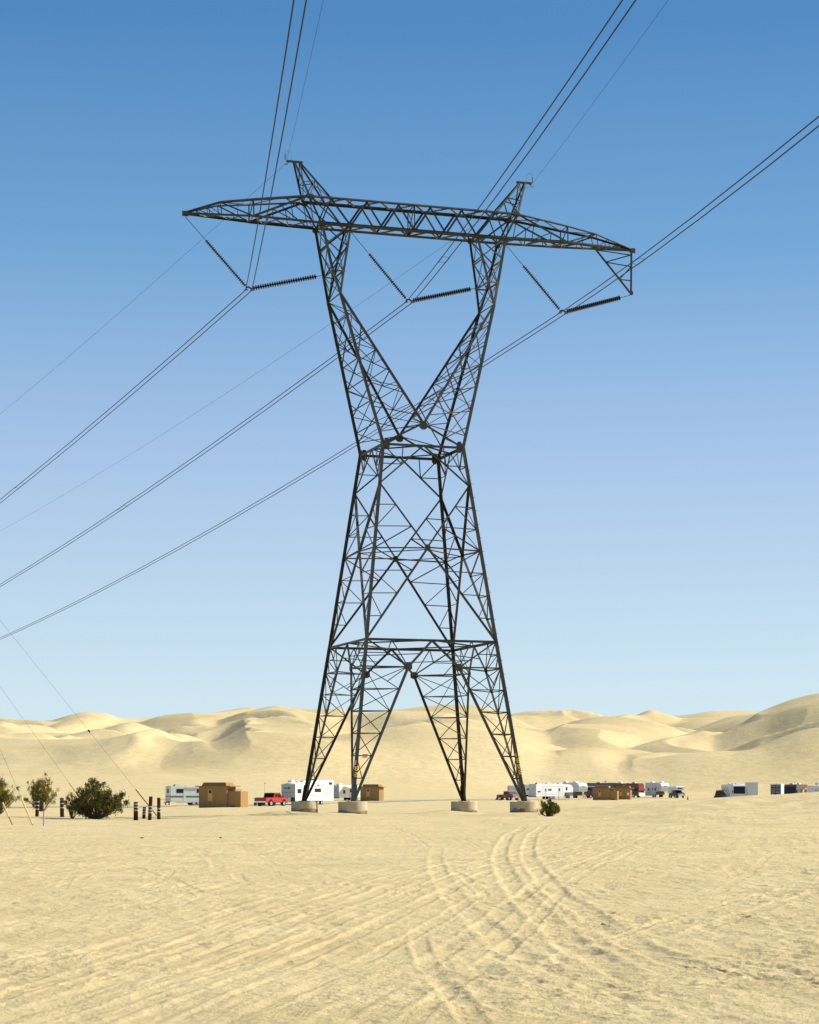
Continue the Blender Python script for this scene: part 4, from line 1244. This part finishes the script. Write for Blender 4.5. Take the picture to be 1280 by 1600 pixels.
def side_box(root, name, m, x0, x1, z0, z1, y, t=.02, bevel=0):
    """thin panel standing proud of the side wall at y (negative: towards the eye)"""
    s = -1 if y < 0 else 1
    a, b = (y - t, y - .003) if s < 0 else (y + .003, y + t)
    return MB().box(x0, x1, a, b, z0, z1).build(name, M[m], root)
def end_box(root, name, m, x, y0, y1, z0, z1, t=.02):
    s = -1 if x <= 0.5 else 1
    a, b = (x - t, x - .003) if s < 0 else (x + .003, x + t)
    return MB().box(a, b, y0, y1, z0, z1).build(name, M[m], root)
def swoosh(root, name, m, pts, wd, y, t=.012):
    """curved painted band on the side wall, tapering to both ends"""
    P = [V(a, 0, b) for a, b in pts]
    fine = []
    for i in range(len(P) - 1):
        for k in range(5):
            fine.append(P[i].lerp(P[i + 1], k / 5))
    fine.append(P[-1])
    for _ in range(3):
        fine = [fine[0]] + [(fine[i - 1] + fine[i] * 2 + fine[i + 1]) / 4 for i in range(1, len(fine) - 1)] + [fine[-1]]
    n = len(fine); up, lo = [], []
    for i, p in enumerate(fine):
        d = (fine[min(i + 1, n - 1)] - fine[max(i - 1, 0)]).normalized()
        nn = V(-d.z, 0, d.x)
        ww = wd * math.sin(math.pi * (i + .6) / (n + .2)) ** .6 / 2
        up.append(p + nn * ww); lo.append(p - nn * ww)
    s = -1 if y < 0 else 1
    mb = MB()
    vs = [(p.x, y + s * .004, p.z) for p in up] + [(p.x, y + s * .004, p.z) for p in lo] + [(p.x, y + s * t, p.z) for p in up] + [(p.x, y + s * t, p.z) for p in lo]
    fs = []
    for i in range(n - 1):
        fs += [(2 * n + i, 2 * n + i + 1, 3 * n + i + 1, 3 * n + i), (i, i + 1, n + i + 1, n + i), (i, i + 1, 2 * n + i + 1, 2 * n + i), (n + i, n + i + 1, 3 * n + i + 1, 3 * n + i)]
    return mb.add(vs, fs).build(name, M[m], root)

def window(root, x0, x1, z0, z1, y, frame='grey'):
    f = side_box(root, 'window', frame, x0, x1, z0, z1, y, .02)
    s = -1 if y < 0 else 1
    e = .05
    a, b = (y - .03, y - .021) if s < 0 else (y + .021, y + .03)
    MB().box(x0 + e, x1 - e, a, b, z0 + e, z1 - e).build('pane', M['glass'], f)
    return f
def door(root, x0, x1, z0, z1, y, m='offwhite', pane=True):
    d = side_box(root, 'door', m, x0, x1, z0, z1, y, .025)
    s = -1 if y < 0 else 1
    a, b = (y - .036, y - .026) if s < 0 else (y + .026, y + .036)
    if pane: MB().box(x0 + .15, x1 - .15, a, b, z1 - .75, z1 - .15).build('pane', M['glass'], d)
    MB().box(x1 - .12, x1 - .06, a, b, z0 + .8, z0 + .95).build('handle', M['chrome'], d)
    return d

def shell(root, prof, W, m, bevel=.06):
    return MB().prism(prof, -W / 2, W / 2).build('body', M[m], root, bevel=bevel)

# 1 cream motorhome far left
def cream_motorhome():
    L, W, rz = 8.2, 2.4, R(25)
    p = place(258.3, 338, rz, L, W)
    root = empty('motorhome', p, rz, 'cream motorhome with a dark teal stripe parked behind the largest hut', 'motorhome', 'motorhomes and trailers on the camping strip')
    y = -W / 2
    shell(root, [(0, .62), (1.1, .58), (2.0, .45), (L - .2, .42), (L, .8), (L - .15, 2.0), (L - .9, 3.02), (.1, 3.02), (0, 2.85)], W, 'cream', .08)
    side_box(root, 'skirt', 'lightgrey', .25, L - .5, .55, .95, y, .012)
    st = side_box(root, 'stripe', 'teal', .02, L - .4, 1.33, 1.52, y, .014)
    side_box(root, 'thin_stripe', 'brownmark', .02, L - .4, 1.24, 1.28, y, .012)
    window(root, 1.0, 2.15, 1.95, 2.6, y, 'black'); window(root, 4.3, 5.2, 1.95, 2.6, y)
    door(root, 2.15, 2.5, .62, 2.6, y, 'cream', pane=False)
    side_box(root, 'awning_roll', 'offwhite', 2.45, 6.4, 2.72, 2.86, y, .12)
    end_box(root, 'rear_window', 'glass', 0, -.55, .35, 1.95, 2.6)
    end_box(root, 'rear_stripe', 'teal', 0, -W / 2 + .02, W / 2 - .02, 1.33, 1.5, .014)
    for yy in (-.95, .95): end_box(root, 'tail_light', 'lamp_red', 0, yy - .12, yy + .12, .95, 1.15)
    MB().box(-.22, -.02, -1.1, 1.1, .42, .62).build('bumper', M['black'], root)
    for yy in (-.8, .8): MB().box(-.1, -.06, yy - .25, yy + .25, .08, .41).build('mud_flap', M['black'], root)
    MB().tube([(-.1, .3, .9), (-1.0, .3, .92), (-1.5, .3, .92)], .03, 6).build('hitch_rack', M['black'], root)
    for x in (3.9, 4.7, 6.9): wheel(root, x, -.98, .40, .28)
    wheel(root, 4.0, .98, .40, .28); wheel(root, 6.9, .98, .40, .28)
    roof_units(root, (1.5, 3.2, 5.2), 3.02, ('dark', 'vent', 'vent'), W)
cream_motorhome()

def pickup(label, px, Y, rz, m, L=5.6, W=1.98, flag=False, ramps=False, side=-1, rear_shade=None, group='pickup trucks parked by the trailers', cab_front=None):
    p = place(px, Y, rz, L, W)
    root = empty('pickup_truck', p, rz, label, 'pickup truck', group)
    cab = MB().prism([(0, .62), (.06, 1.18), (2.25, 1.2), (5.35, 1.22), (5.5, 1.05), (5.55, .6), (5.2, .48), (.1, .5)], -W / 2, W / 2).build('body', M[m], root, bevel=.05)
    MB().prism([(2.05, 1.16), (2.3, 1.86), (3.7, 1.9), (4.25, 1.22), (4.25, 1.16)], -W / 2 + .12, W / 2 - .12).build('cab', M[m], root, bevel=.06)
    MB().prism([(3.78, 1.80), (4.22, 1.27), (4.26, 1.27), (3.82, 1.82)], -W / 2 + .2, W / 2 - .2).build('windscreen', M['glass'], root)
    MB().prism([(2.05, 1.28), (2.25, 1.78), (2.22, 1.8), (2.02, 1.28)], -W / 2 + .22, W / 2 - .22).build('rear_window', M['glass'], root)
    for s in (-1, 1):
        yy = s * (W / 2 - .12)
        for x0, x1, xt0, xt1 in ((2.36, 2.98, 2.42, 2.98), (3.06, 3.95, 3.06, 3.68)):
            a, b = (yy - .012, yy - .003) if s < 0 else (yy + .003, yy + .012)
            MB().prism([(x0, 1.24), (x1, 1.24), (xt1, 1.74), (xt0, 1.74)], a, b).build('side_window', M['glass'], root)
        d = side_box(root, 'door', m, 3.03, 4.02, .58, 1.18, s * W / 2, .012)
        MB().box(3.1, 3.25, s * (W / 2 + .02) - .012, s * (W / 2 + .02) + .012, 1.04, 1.09).build('handle', M['black'], d)
        side_box(root, 'trim_strip', 'black', .3, 5.2, .50, .60, s * W / 2, .015)
        for x in (1.25, 4.45):
            MB().cyl((x, s * (W / 2 - .13), .52), (0, 1, 0), .50, .28, 20).build('wheel_arch', M['black'], root)
            wheel(root, x, s * (W / 2 - .08), .41, .27)
        MB().box(3.95, 4.1, s * (W / 2 + .02) - .11 + s * .1, s * (W / 2 + .02) + .11 + s * .1, 1.22, 1.42).build('mirror', M['black'], root)
        end_box(root, 'tail_light', 'lamp_red', 0, s * .83 - .12, s * .83 + .12, .78, 1.12)
        MB().box(5.50, 5.575, s * .72 - .2, s * .72 + .2, .84, 1.04).build('headlight', M['chrome'], root)
    MB().box(.25, 2.0, -W / 2 + .12, W / 2 - .12, 1.19, 1.21).build('bed', M['black'], root)
    MB().box(-.16, -.0, -.95, .95, .52, .70).build('rear_bumper', M['chrome'], root)
    MB().box(5.52, 5.68, -.95, .95, .48, .70).build('front_bumper', M['chrome'], root)
    MB().box(5.52, 5.57, -.48, .48, .74, 1.02).build('grille', M['chrome'], root)
    end_box(root, 'tailgate', rear_shade or m, 0, -.72, .72, .72, 1.15)
    for s in (-1, 1): MB().box(-.12, -.08, s * .72 - .25, s * .72 + .25, .1, .5).build('mud_flap', M['black'], root)
    if flag:
        wp = MB().tube([(1.9, .6, 1.2), (2.0, .6, 3.4)], .012, 5).build('whip_mast', M['wire'], root)
        MB().prism([(2.0, 3.05), (2.02, 3.38), (2.22, 3.2)], .59, .61).build('flag', M['red'], wp)
    if ramps:
        for s in (-.5, .5):
            MB().slab([V(-.05, s - .13, .86), V(-.05, s + .13, .86), V(-1.35, s + .13, .02), V(-1.35, s - .13, .02)], V(-.5, 0, .8), .05).build('loading_ramp', M['alu'], root)
    return root
pickup('bright red pickup truck with a whip flag parked left of the big white toy hauler', 397.3, 304, R(59), 'red', flag=True, rear_shade='darkred')  # darker red tailgate has its shade painted in

# 3 big white toy hauler with yellow swooshes
def toy_hauler():
    L, W, rz = 12.2, 2.5, R(63)
    p = place(439.8, 338, rz, L, W)
    root = empty('toy_hauler', p, rz, 'big white toy hauler trailer with yellow swooshes and its shaded end in grey', 'trailer', 'motorhomes and trailers on the camping strip')
    y = -W / 2
    shell(root, [(0, .72), (.0, 3.15), (.25, 3.32), (L * .55, 3.75), (L, 3.95), (L, .62), (.4, .62)], W, 'white', .05)
    cap = end_box(root, 'front_cap', 'grey', 0, -W / 2 + .02, W / 2 - .02, .7, 3.2, .04)  # the end's shade is put into this grey
    end_box(root, 'cap_apron', 'black', -.04, -W / 2 + .05, W / 2 - .05, .45, 1.15, .02)
    mk = MB()
    for y0, y1, z0, z1 in ((.25, .75, 2.52, 2.66), (-.35, .15, 2.5, 2.72), (-.2, .3, 2.36, 2.40), (-1.0, -.3, 1.92, 1.96), (.3, 1.05, 1.92, 1.96), (-.3, .3, 1.80, 1.88)):
        mk.box(-.062, -.045, y0, y1, z0, z1)
    mk.build('lettering', M['mark'], cap)
    MB().box(-.5, -.06, -.55, -.2, .55, 1.25).build('gas_bottle', M['lightgrey'], root, bevel=.06)
    MB().box(-1.2, -.02, -.06, .06, .45, .56).build('tow_bar', M['black'], root)
    window(root, .6, 1.9, 1.75, 2.5, y); window(root, 6.0, 8.1, 1.95, 2.6, y); window(root, 10.6, 11.7, 3.15, 3.6, y)
    swoosh(root, 'swoosh', 'yellow', [(4.2, 1.42), (5.4, 1.52), (6.6, 1.42), (7.6, 1.28)], .17, y)
    swoosh(root, 'swoosh', 'yellow', [(8.3, 2.1), (9.4, 1.9), (10.4, 1.6), (11.2, 1.25)], .22, y)
    swoosh(root, 'swoosh', 'grey', [(4.6, 1.75), (6.2, 1.72), (7.4, 1.55)], .06, y)
    swoosh(root, 'swoosh', 'mark', [(2.2, 1.36), (2.9, 1.5), (3.4, 1.42)], .16, y)
    for a, b in (((6.0, 2.8), (6.8, 2.9)), ((6.8, 3.05), (7.9, 2.9)), ((8.1, 3.0), (9.0, 2.9)), ((7.0, 3.12), (7.4, 3.14))):
        swoosh(root, 'swoosh', 'mark', [a, ((a[0] + b[0]) / 2, (a[1] + b[1]) / 2 + .06), b], .13, y)
    MB().box(.1, L - .1, y - .01, y - .003, .63, .70).build('trim_strip', M['grey'], root)
    for x in (6.2, 7.3, 8.4):
        wheel(root, x, -1.08, .37, .24); wheel(root, x, 1.08, .37, .24)
    for x in (10.0, 10.8): MB().tube([(x, -1.0, .65), (x + .3, -1.0, .05)], .03, 6).build('jack', M['alu'], root)
    roof_units(root, (.9, 2.8, 4.6, 6.3), 3.5, ('ac', 'vent', 'ac', 'ac'), W)
    roof_units(root, (2.2,), 3.4, ('mast',), W)
toy_hauler()

def box_trailer(label, px, Y, rz, L, W, z0, H, m, endm='lightgrey', wins=(), doors=(), rooftop=(), stripes=(), wheels=(), awning=None, name='travel_trailer', cat='trailer', front='flat', endwin=None, enddoor=False, side=-1, slide=None, edge=None):
    p = place(px, Y, rz, L, W)
    root = empty(name, p, rz, label, cat, 'motorhomes and trailers on the camping strip')
    y = side * W / 2
    if front == 'fifth':
        prof = [(0, z0), (0, H - .12), (.12, H), (L - 1.6, H), (L - .55, H - .18), (L - .05, H - .85), (L, H - 1.25), (L - .25, 1.55), (L - 2.6, 1.5), (L - 2.8, z0)]
    elif front == 'slant':
        prof = [(0, z0), (0, H - .1), (.1, H), (L - .7, H), (L - .2, H - .5), (L, H - 1.2), (L - .1, z0 + .1), (L - .4, z0)]
    else:
        prof = [(0, z0), (0, H - .06), (.06, H), (L - .06, H), (L, H - .06), (L, z0)]
    shell(root, prof, W, m, .04)
    ec = end_box(root, 'rear_panel', endm, 0, -W / 2 + .06, W / 2 - .06, z0 + .05, H - .15, .02)
    if enddoor:
        MB().box(-.035, -.021, -W / 2 + .12, W / 2 - .12, z0 + .1, H - .35).build('ramp_door', M[endm], ec)
        MB().box(-.05, -.036, -.55, .05, H * .66, H * .66 + .09).build('lettering', M['mark'], ec)
        MB().box(-.05, -.036, W / 2 - .35, W / 2 - .28, H * .5, H * .5 + .1).build('latch', M['black'], ec)
    if endwin: MB().box(-.035, -.021, *endwin).build('pane', M['glass'], ec)
    for a, b, c, d in wins: window(root, a, b, c, d, y)
    for a, b, c, d in doors: door(root, a, b, c, d, y)
    for a, b, c, d, mm in stripes: side_box(root, 'stripe', mm, a, b, c, d, y, .012)
    if slide:
        a, b, c, d = slide
        so_ = side_box(root, 'slide_out', m, a, b, c, d, y, .5)
        MB().box(a - .03, b + .03, y + side * .52 - .03, y + side * .52 + .03, d - .02, d + .04).build('slide_trim', M['grey'], so_)
    if awning:
        a, b, z = awning
        aw_ = MB().slab([V(a, y, z), V(b, y, z), V(b, y + side * 1.6, z - .35), V(a, y + side * 1.6, z - .35)], V(0, 0, 1), .03).build('awning', M['offwhite'], root)
        for x in (a + .05, b - .05): MB().tube([V(x, y + side * 1.58, z - .37), V(x, y + side * .05, .9)], .025, 5).build('awning_pole', M['alu'], aw_)
    for x in wheels:
        wheel(root, x, -W / 2 + .14, .36, .24); wheel(root, x, W / 2 - .14, .36, .24)
    for x, k in rooftop: roof_units(root, (x,), H, (k,), W)
    MB().box(.05, .25, -W / 2 + .1, W / 2 - .1, z0 - .16, z0 - .003).build('bumper', M['black'], root)
    if front == 'fifth':
        for s in (-1, 1): MB().tube([(L - 2.6, s * .9, z0), (L - 2.4, s * .9, .03)], .05, 6).build('jack', M['alu'], root)
        MB().tube([(L - 1.5, 0, 1.5), (L - 1.5, 0, 1.05)], .12, 8).build('hitch_pin', M['black'], root)
        MB().box(L - 2.78, L - 2.0, -W / 2 + .15, W / 2 - .15, z0, 1.48).build('front_bay', M['brownpaint'], root)
    else:
        MB().tube([(L, 0, z0 - .1), (L + 1.1, 0, z0 - .12)], .05, 6).build('tow_bar', M['black'], root)
        MB().tube([(L + .9, 0, z0), (L + .9, 0, .03)], .04, 6).build('jack', M['black'], root)
    if edge:
        MB().box(L - .12, L + .012, y + side * .003 - .01, y + side * .02 + .01, z0, H - .05).build('edge_trim', M[edge], root)
    return root

box_trailer('white travel trailer with a grey rear ramp and awning behind the toy hauler', 517, 418, R(43), 7.6, 2.4, .55, 2.95, 'white', 'grey', wins=((1.0, 1.6, 1.3, 2.0), (4.4, 5.0, 1.3, 2.0)), doors=((2.6, 3.3, .6, 2.3),),
            rooftop=((1.2, 'ac'), (4, 'vent')), wheels=(3.6, 4.5), awning=(1.2, 5.2, 2.75), enddoor=True)
pickup('dark red pickup truck with loading ramps at its tailgate, right of the tower', 776, 447, R(-56), 'darkred', ramps=True)
box_trailer('small grey pop-top trailer just visible behind the pickup with ramps', 793, 545, R(12), 4.2, 2.2, .5, 2.45, 'lightgrey', 'grey', wins=((1.0, 1.7, 1.4, 1.9),), wheels=(2.0,), rooftop=((2.0, 'vent'),), name='camper_trailer')
box_trailer('grey-white travel trailer peeking out between tower leg and the long white trailer', 803.5, 522, R(16), 6.6, 2.4, .55, 2.95, 'offwhite', 'lightgrey', wins=((.4, .85, 1.5, 2.3), (2.4, 3.3, 1.6, 2.1)), wheels=(3.0, 3.9), rooftop=((1.5, 'vent'), (3.4, 'mast')), stripes=((.05, 6.0, 1.15, 1.2, 'grey'),))
box_trailer('long white fifth wheel trailer with a slide-out, behind the small green bush', 826.2, 486, R(38), 11.2, 2.5, .62, 3.4, 'white', 'lightgrey',
            wins=((.5, 1.4, 1.5, 1.85), (8.9, 9.4, 2.0, 2.75)), doors=((2.6, 3.2, .75, 2.5), (6.6, 7.3, .75, 2.6)), rooftop=((1.6, 'dark'), (3.2, 'vent'), (4.6, 'ac'), (6.6, 'vent'), (8.2, 'ac')),
            wheels=(4.4, 5.4), front='fifth', enddoor=True, slide=None, stripes=((.1, 8.2, 1.12, 1.18, 'grey'), (1.9, 7.9, 2.82, 2.88, 'grey'), (1.9, 1.96, 1.0, 2.82, 'grey'), (7.84, 7.9, 1.0, 2.82, 'grey'), (3.6, 4.6, 1.9, 2.3, 'mark')))
def cap_fifth(label, px, Y, rz, L, H, sidem, marks=True):
    r_ = box_trailer(label, px, Y, rz, L, 2.45, .62, H, sidem, 'lightgrey', wins=((1.2, 2.0, 1.7, 2.4), (4.2, 5.0, 1.7, 2.4)), doors=((3.0, 3.7, .8, 2.6),), wheels=(3.4, 4.3), front='fifth',
                     rooftop=((1.5, 'ac'), (3.8, 'vent'), (5.6, 'ac')), stripes=((.1, 3, 1.2, 1.26, 'brownmark'),))
    y = -1.225
    swoosh(r_, 'graphic', 'brownmark', [(.4, 3.0), (1.6, 2.2), (2.6, 1.3)], .14, y); swoosh(r_, 'graphic', 'brownmark', [(4.2, 3.0), (5.2, 2.5), (6.2, 2.2)], .14, y)
    mk = MB()
    for y0, y1, zz, h in ((-.9, .2, H - 1.06, .07), (-.3, .9, H - 1.12, .06), (-.5, .5, H - .98, .05)):
        mk.box(L - .03, L + .012, y0, y1, zz, zz + h)
    mk.build('front_graphic', M['brownmark'], r_)
    return r_
cap_fifth('white fifth wheel trailer showing its rounded front cap, right of the long white trailer', 872.5, 520, R(-61), 9.0, 3.7, 'offwhite')
pickup('dark red pickup truck in shade between the white trailers and the huts', 911.5, 528, R(14), 'darkred', group='pickup trucks parked by the trailers')

def coach(label, px, Y, rz, L, H, m, front='maroon', lower='white', side=-1, marks=None, rooftop=(), glassy=True, sidewin=True, awning=None, name='motorhome'):
    W = 2.5
    p = place(px, Y, rz, L, W)
    root = empty(name, p, rz, label, 'motorhome', 'motorhomes and trailers on the camping strip')
    shell(root, [(0, .45), (0, H - .1), (.12, H), (L - .5, H), (L - .12, H - .3), (L, 1.5), (L, .42)], W, m, .05)
    y = side * W / 2
    if glassy:
        MB().slab([V(L + .006, -1.12, 1.55), V(L + .006, 1.12, 1.55), V(L - .10, 1.12, H - .42), V(L - .10, -1.12, H - .42)], V(1, 0, .1), -.012).build('windscreen', M['glass'], root)
    else:
        MB().slab([V(L + .006, -1.2, 1.75), V(L + .006, 1.2, 1.75), V(L - .10, 1.2, H - .3), V(L - .10, -1.2, H - .3)], V(1, 0, .1), -.012).build('front_panel', M[front], root)
        MB().box(L + .006, L + .02, -.85, .85, 1.25, 1.7).build('windscreen', M['glass'], root)
    MB().box(L + .006, L + .022, -1.2, 1.2, .62, 1.2).build('nose', M[lower], root)
    MB().box(L + .006, L + .10, -1.22, 1.22, .42, .6).build('bumper', M[lower], root)
    for s in (-1, 1):
        MB().box(L + .023, L + .04, s * .9 - .18, s * .9 + .18, .8, 1.0).build('headlight', M['chrome'], root)
        MB().box(L - .1, L + .05, s * 1.36 - .06, s * 1.36 + .06, 1.7, 2.2).build('mirror', M['black'], root)
        for x in (2.2, L - 1.7): wheel(root, x, s * 1.1, .45, .28)
    if sidewin:
        for a in (1.0, 3.2, 5.0):
            if a + 1.2 < L - 1.2: window(root, a, a + 1.1, 1.75, 2.45, y, 'black')
        side_box(root, 'side_window', 'glass', L - 1.3, L - .35, 1.55, 2.4, y, .015)
    if marks: marks(root, y)
    if awning:
        a, b, z = awning
        aw_ = MB().slab([V(a, y, z), V(b, y, z), V(b, y + side * 1.9, z - .7), V(a, y + side * 1.9, z - .7)], V(0, 0, 1), .04).build('awning', M['brownpaint'], root)
        MB().tube([V(a, y + side * 1.9, z - .72), V(b, y + side * 1.9, z - .72)], .07, 8).build('awning_roller', M['white'], aw_)
    for x, k in rooftop: roof_units(root, (x,), H, (k,), W)
    end_box(root, 'rear_panel', m, 0, -1.15, 1.15, .6, H - .2, .015)
    return root
coach('dark brown motorhome coach with a roof dish half hidden behind the twin huts', 912.5, 560, R(-14), 9.2, 3.55, 'brownpaint', rooftop=((1.2, 'vent'), (3.6, 'ac'), (5.4, 'dish'), (7.0, 'rack')), awning=(1, 7.5, 3.3))
coach('motorhome coach, its shaded side darkened to maroon, with a red and white front, right of the huts', 955, 548, R(-41), 8.4, 3.55, 'maroon', front='darkred', lower='white', glassy=False,
      rooftop=((2.0, 'ac'), (4.4, 'vent'), (6.2, 'dark')), marks=lambda r_, y: swoosh(r_, 'graphic', 'door', [(.6, 1.1), (2.2, 2.3), (4.0, 3.1), (5.0, 3.2)], .16, y))
r_ = cap_fifth('grey and white fifth wheel trailer with brown swirls, left of the truck camper', 1008.3, 563, R(-62), 7.4, 3.75, 'lightgrey')

def camper_truck():
    rz, L = R(-72), 5.8
    root = pickup('black pickup truck carrying a white overcab camper beside an orange cone', 1045, 552, rz, 'black', group='pickup trucks parked by the trailers')
    cam_ = MB().prism([(-.4, 1.22), (-.4, 2.7), (4.4, 2.95), (4.6, 2.75), (4.5, 1.98), (2.0, 1.93), (2.0, 1.22)], -1.12, 1.12).build('camper', M['white'], root, bevel=.05)
    MB().box(4.56, 4.6, -.55, .55, 2.25, 2.5).build('camper_window', M['glass'], cam_)
camper_truck()
X = (1075 - 640) * 500 / FPX
root = empty('traffic_cone', (X, 500, gz(X, 500) - .0), 0, 'small orange traffic cone standing on the sand right of the truck camper', 'traffic cone')
MB().lathe((0, 0, .04), (0, 0, 1), [(.24, 0), (.05, .9), (.03, .92)], 14).build('cone', M['cone'], root)
MB().box(-.3, .3, -.3, .3, 0, .04).build('base', M['black'], root)

def buggy(label, px, Y, rz, s=1.0, m='black', accent='red'):
    p = place(px, Y, rz, 2.9 * s, 1.7 * s)
    root = empty('dune_buggy', p, rz, label, 'buggy', 'off-road buggies on the sand')
    MB().prism([(0.2, .45), (.1, .9), (1.0, 1.0), (2.0, .95), (2.7, .75), (2.8, .45)], -.55, .55).build('body', M[m], root, bevel=.05)
    fr = MB()
    for y in (-.6, .6):
        fr.tube([(.3, y, .8), (.6, y, 1.7), (1.7, y, 1.75), (2.3, y, .85)], .035, 6)
    fr.tube([(.6, -.6, 1.7), (.6, .6, 1.7)], .035, 6); fr.tube([(1.7, -.6, 1.75), (1.7, .6, 1.75)], .035, 6)
    fr.build('roll_cage', M['black'], root)
    MB().box(.6, 1.7, -.62, .62, 1.76, 1.82).build('roof', M['black'], root)
    MB().prism([(.42, 1.0), (.62, 1.68), (1.68, 1.72), (2.2, .98)], -.56, -.52).build('side_net', M['black'], root)
    MB().prism([(.40, .95), (.62, 1.70), (.58, 1.70), (.36, .95)], -.56, .56).build('rear_panel', M['black'], root)
    for y in (-.3, .3): MB().box(.9, 1.1, y - .2, y + .2, .9, 1.5).build('seat', M[accent], root)
    for x in (.4, 2.4):
        for y in (-.78, .78): wheel(root, x, y, .36, .3, 'grey')
    root.scale = (s, s, s)
    return root
buggy('black dune buggy with red seats standing behind the striped motorhome', 1112.5, 404, R(-30), 1.25)

def stripes_mh(r_, y):
    for k in range(4):
        swoosh(r_, 'graphic', 'brownmark', [(.5 + k * 1.15, 3.0), (1.6 + k * 1.15, 2.3), (3.0 + k * 1.15, 1.3)], .26, y)
    swoosh(r_, 'graphic', 'brownmark', [(.2, 1.5), (2.5, 1.7), (4.6, 1.2), (7, .9)], .2, y)
coach('white motorhome with slanting brown stripes and a big dark windscreen', 1127, 424, R(-83), 8.6, 3.35, 'offwhite', lower='offwhite', marks=stripes_mh, sidewin=False, rooftop=((2.0, 'ac'), (4.6, 'ac'), (7.0, 'ac')))
box_trailer('tall plain grey cargo trailer right of the striped motorhome', 1164.5, 408, R(88), 3.4, 2.0, .6, 3.75, 'lightgrey', 'lightgrey', wheels=(1.2, 2.1), name='cargo_trailer', enddoor=False)
buggy('small black and white buggy beside the black cargo trailer', 1197.5, 405, R(-25), .55, 'offwhite', 'black')
r_ = box_trailer('black cargo trailer with white angular graphics and a white edge', 1204, 412, R(74), 5.0, 2.0, .6, 3.45, 'offwhite', 'black', wheels=(2.0, 2.9), name='cargo_trailer', rooftop=((2.5, 'vent'),))
gr = MB()
rg_ = random.Random(2)
for i in range(9):
    z = .9 + i * .27; sgn = 1 if i % 2 else -1
    for s in (-1, 1):
        a = V(-.026, s * .08, z + sgn * .05); b = V(-.026, s * .88, z + rg_.uniform(-.05, .25))
        gr.slab([a, b, b + V(0, 0, .025), a + V(0, 0, .04)], V(-1, 0, 0), -.01)
gr.build('graphic', M['white'], r_)
coach('dark brown motorhome with a black windscreen at the right picture edge', 1225, 432, R(-118), 7.2, 3.35, 'brownpaint', lower='brownpaint', side=1, rooftop=((2.0, 'ac'), (4.5, 'dark'), (6.0, 'ac')),
      marks=lambda r_, y: swoosh(r_, 'graphic', 'door', [(.6, 2.6), (2.4, 2.2), (4.0, 1.4), (5.6, 1.2)], .5, y))
box_trailer('grey trailer with a roof dish cut by the right picture edge', 1262.5, 420, R(9), 8.0, 2.4, .6, 3.1, 'lightgrey', 'offwhite', wins=((.6, 1.0, 2.1, 2.35), (1.3, 1.9, 2.1, 2.35), (2.3, 2.9, 2.1, 2.35)), wheels=(3.6, 4.5), rooftop=((1.4, 'dish'), (3.8, 'ac')), stripes=((.05, 7.9, 2.42, 2.48, 'grey'),))

# ------------------------------------------------------------------ loose stones and clods on the sand
def stone(px, py, s, label, m='stone'):
    r = random.Random(int(px * 13 + py))
    g = on_ground(px, py)
    zz = float(near_height(np.array([g.x]), np.array([g.y]))[0]) + EYE
    bm = bmesh.new()
    bmesh.ops.create_icosphere(bm, subdivisions=2, radius=s)
    for v in bm.verts:
        v.co *= r.uniform(.75, 1.15); v.co.z *= .6
    me = bpy.data.meshes.new('stone'); bm.to_mesh(me); bm.free()
    me.materials.append(M[m])
    o = bpy.data.objects.new('stone', me); col.objects.link(o)
    o.location = (g.x, g.y, zz + s * .25)
    tag(o, label, 'stone', 'dark stones lying on the sand')
for px, py, s, lab in ((943, 1442, .045, 'squarish brown stone lying alone between the tyre tracks'),
                       (222, 1311, .06, 'dark clod on the flat sand below the four timber posts'),
                       (345, 1310.5, .05, 'dark clod on the flat sand below the largest hut')):
    stone(px, py, s, lab)
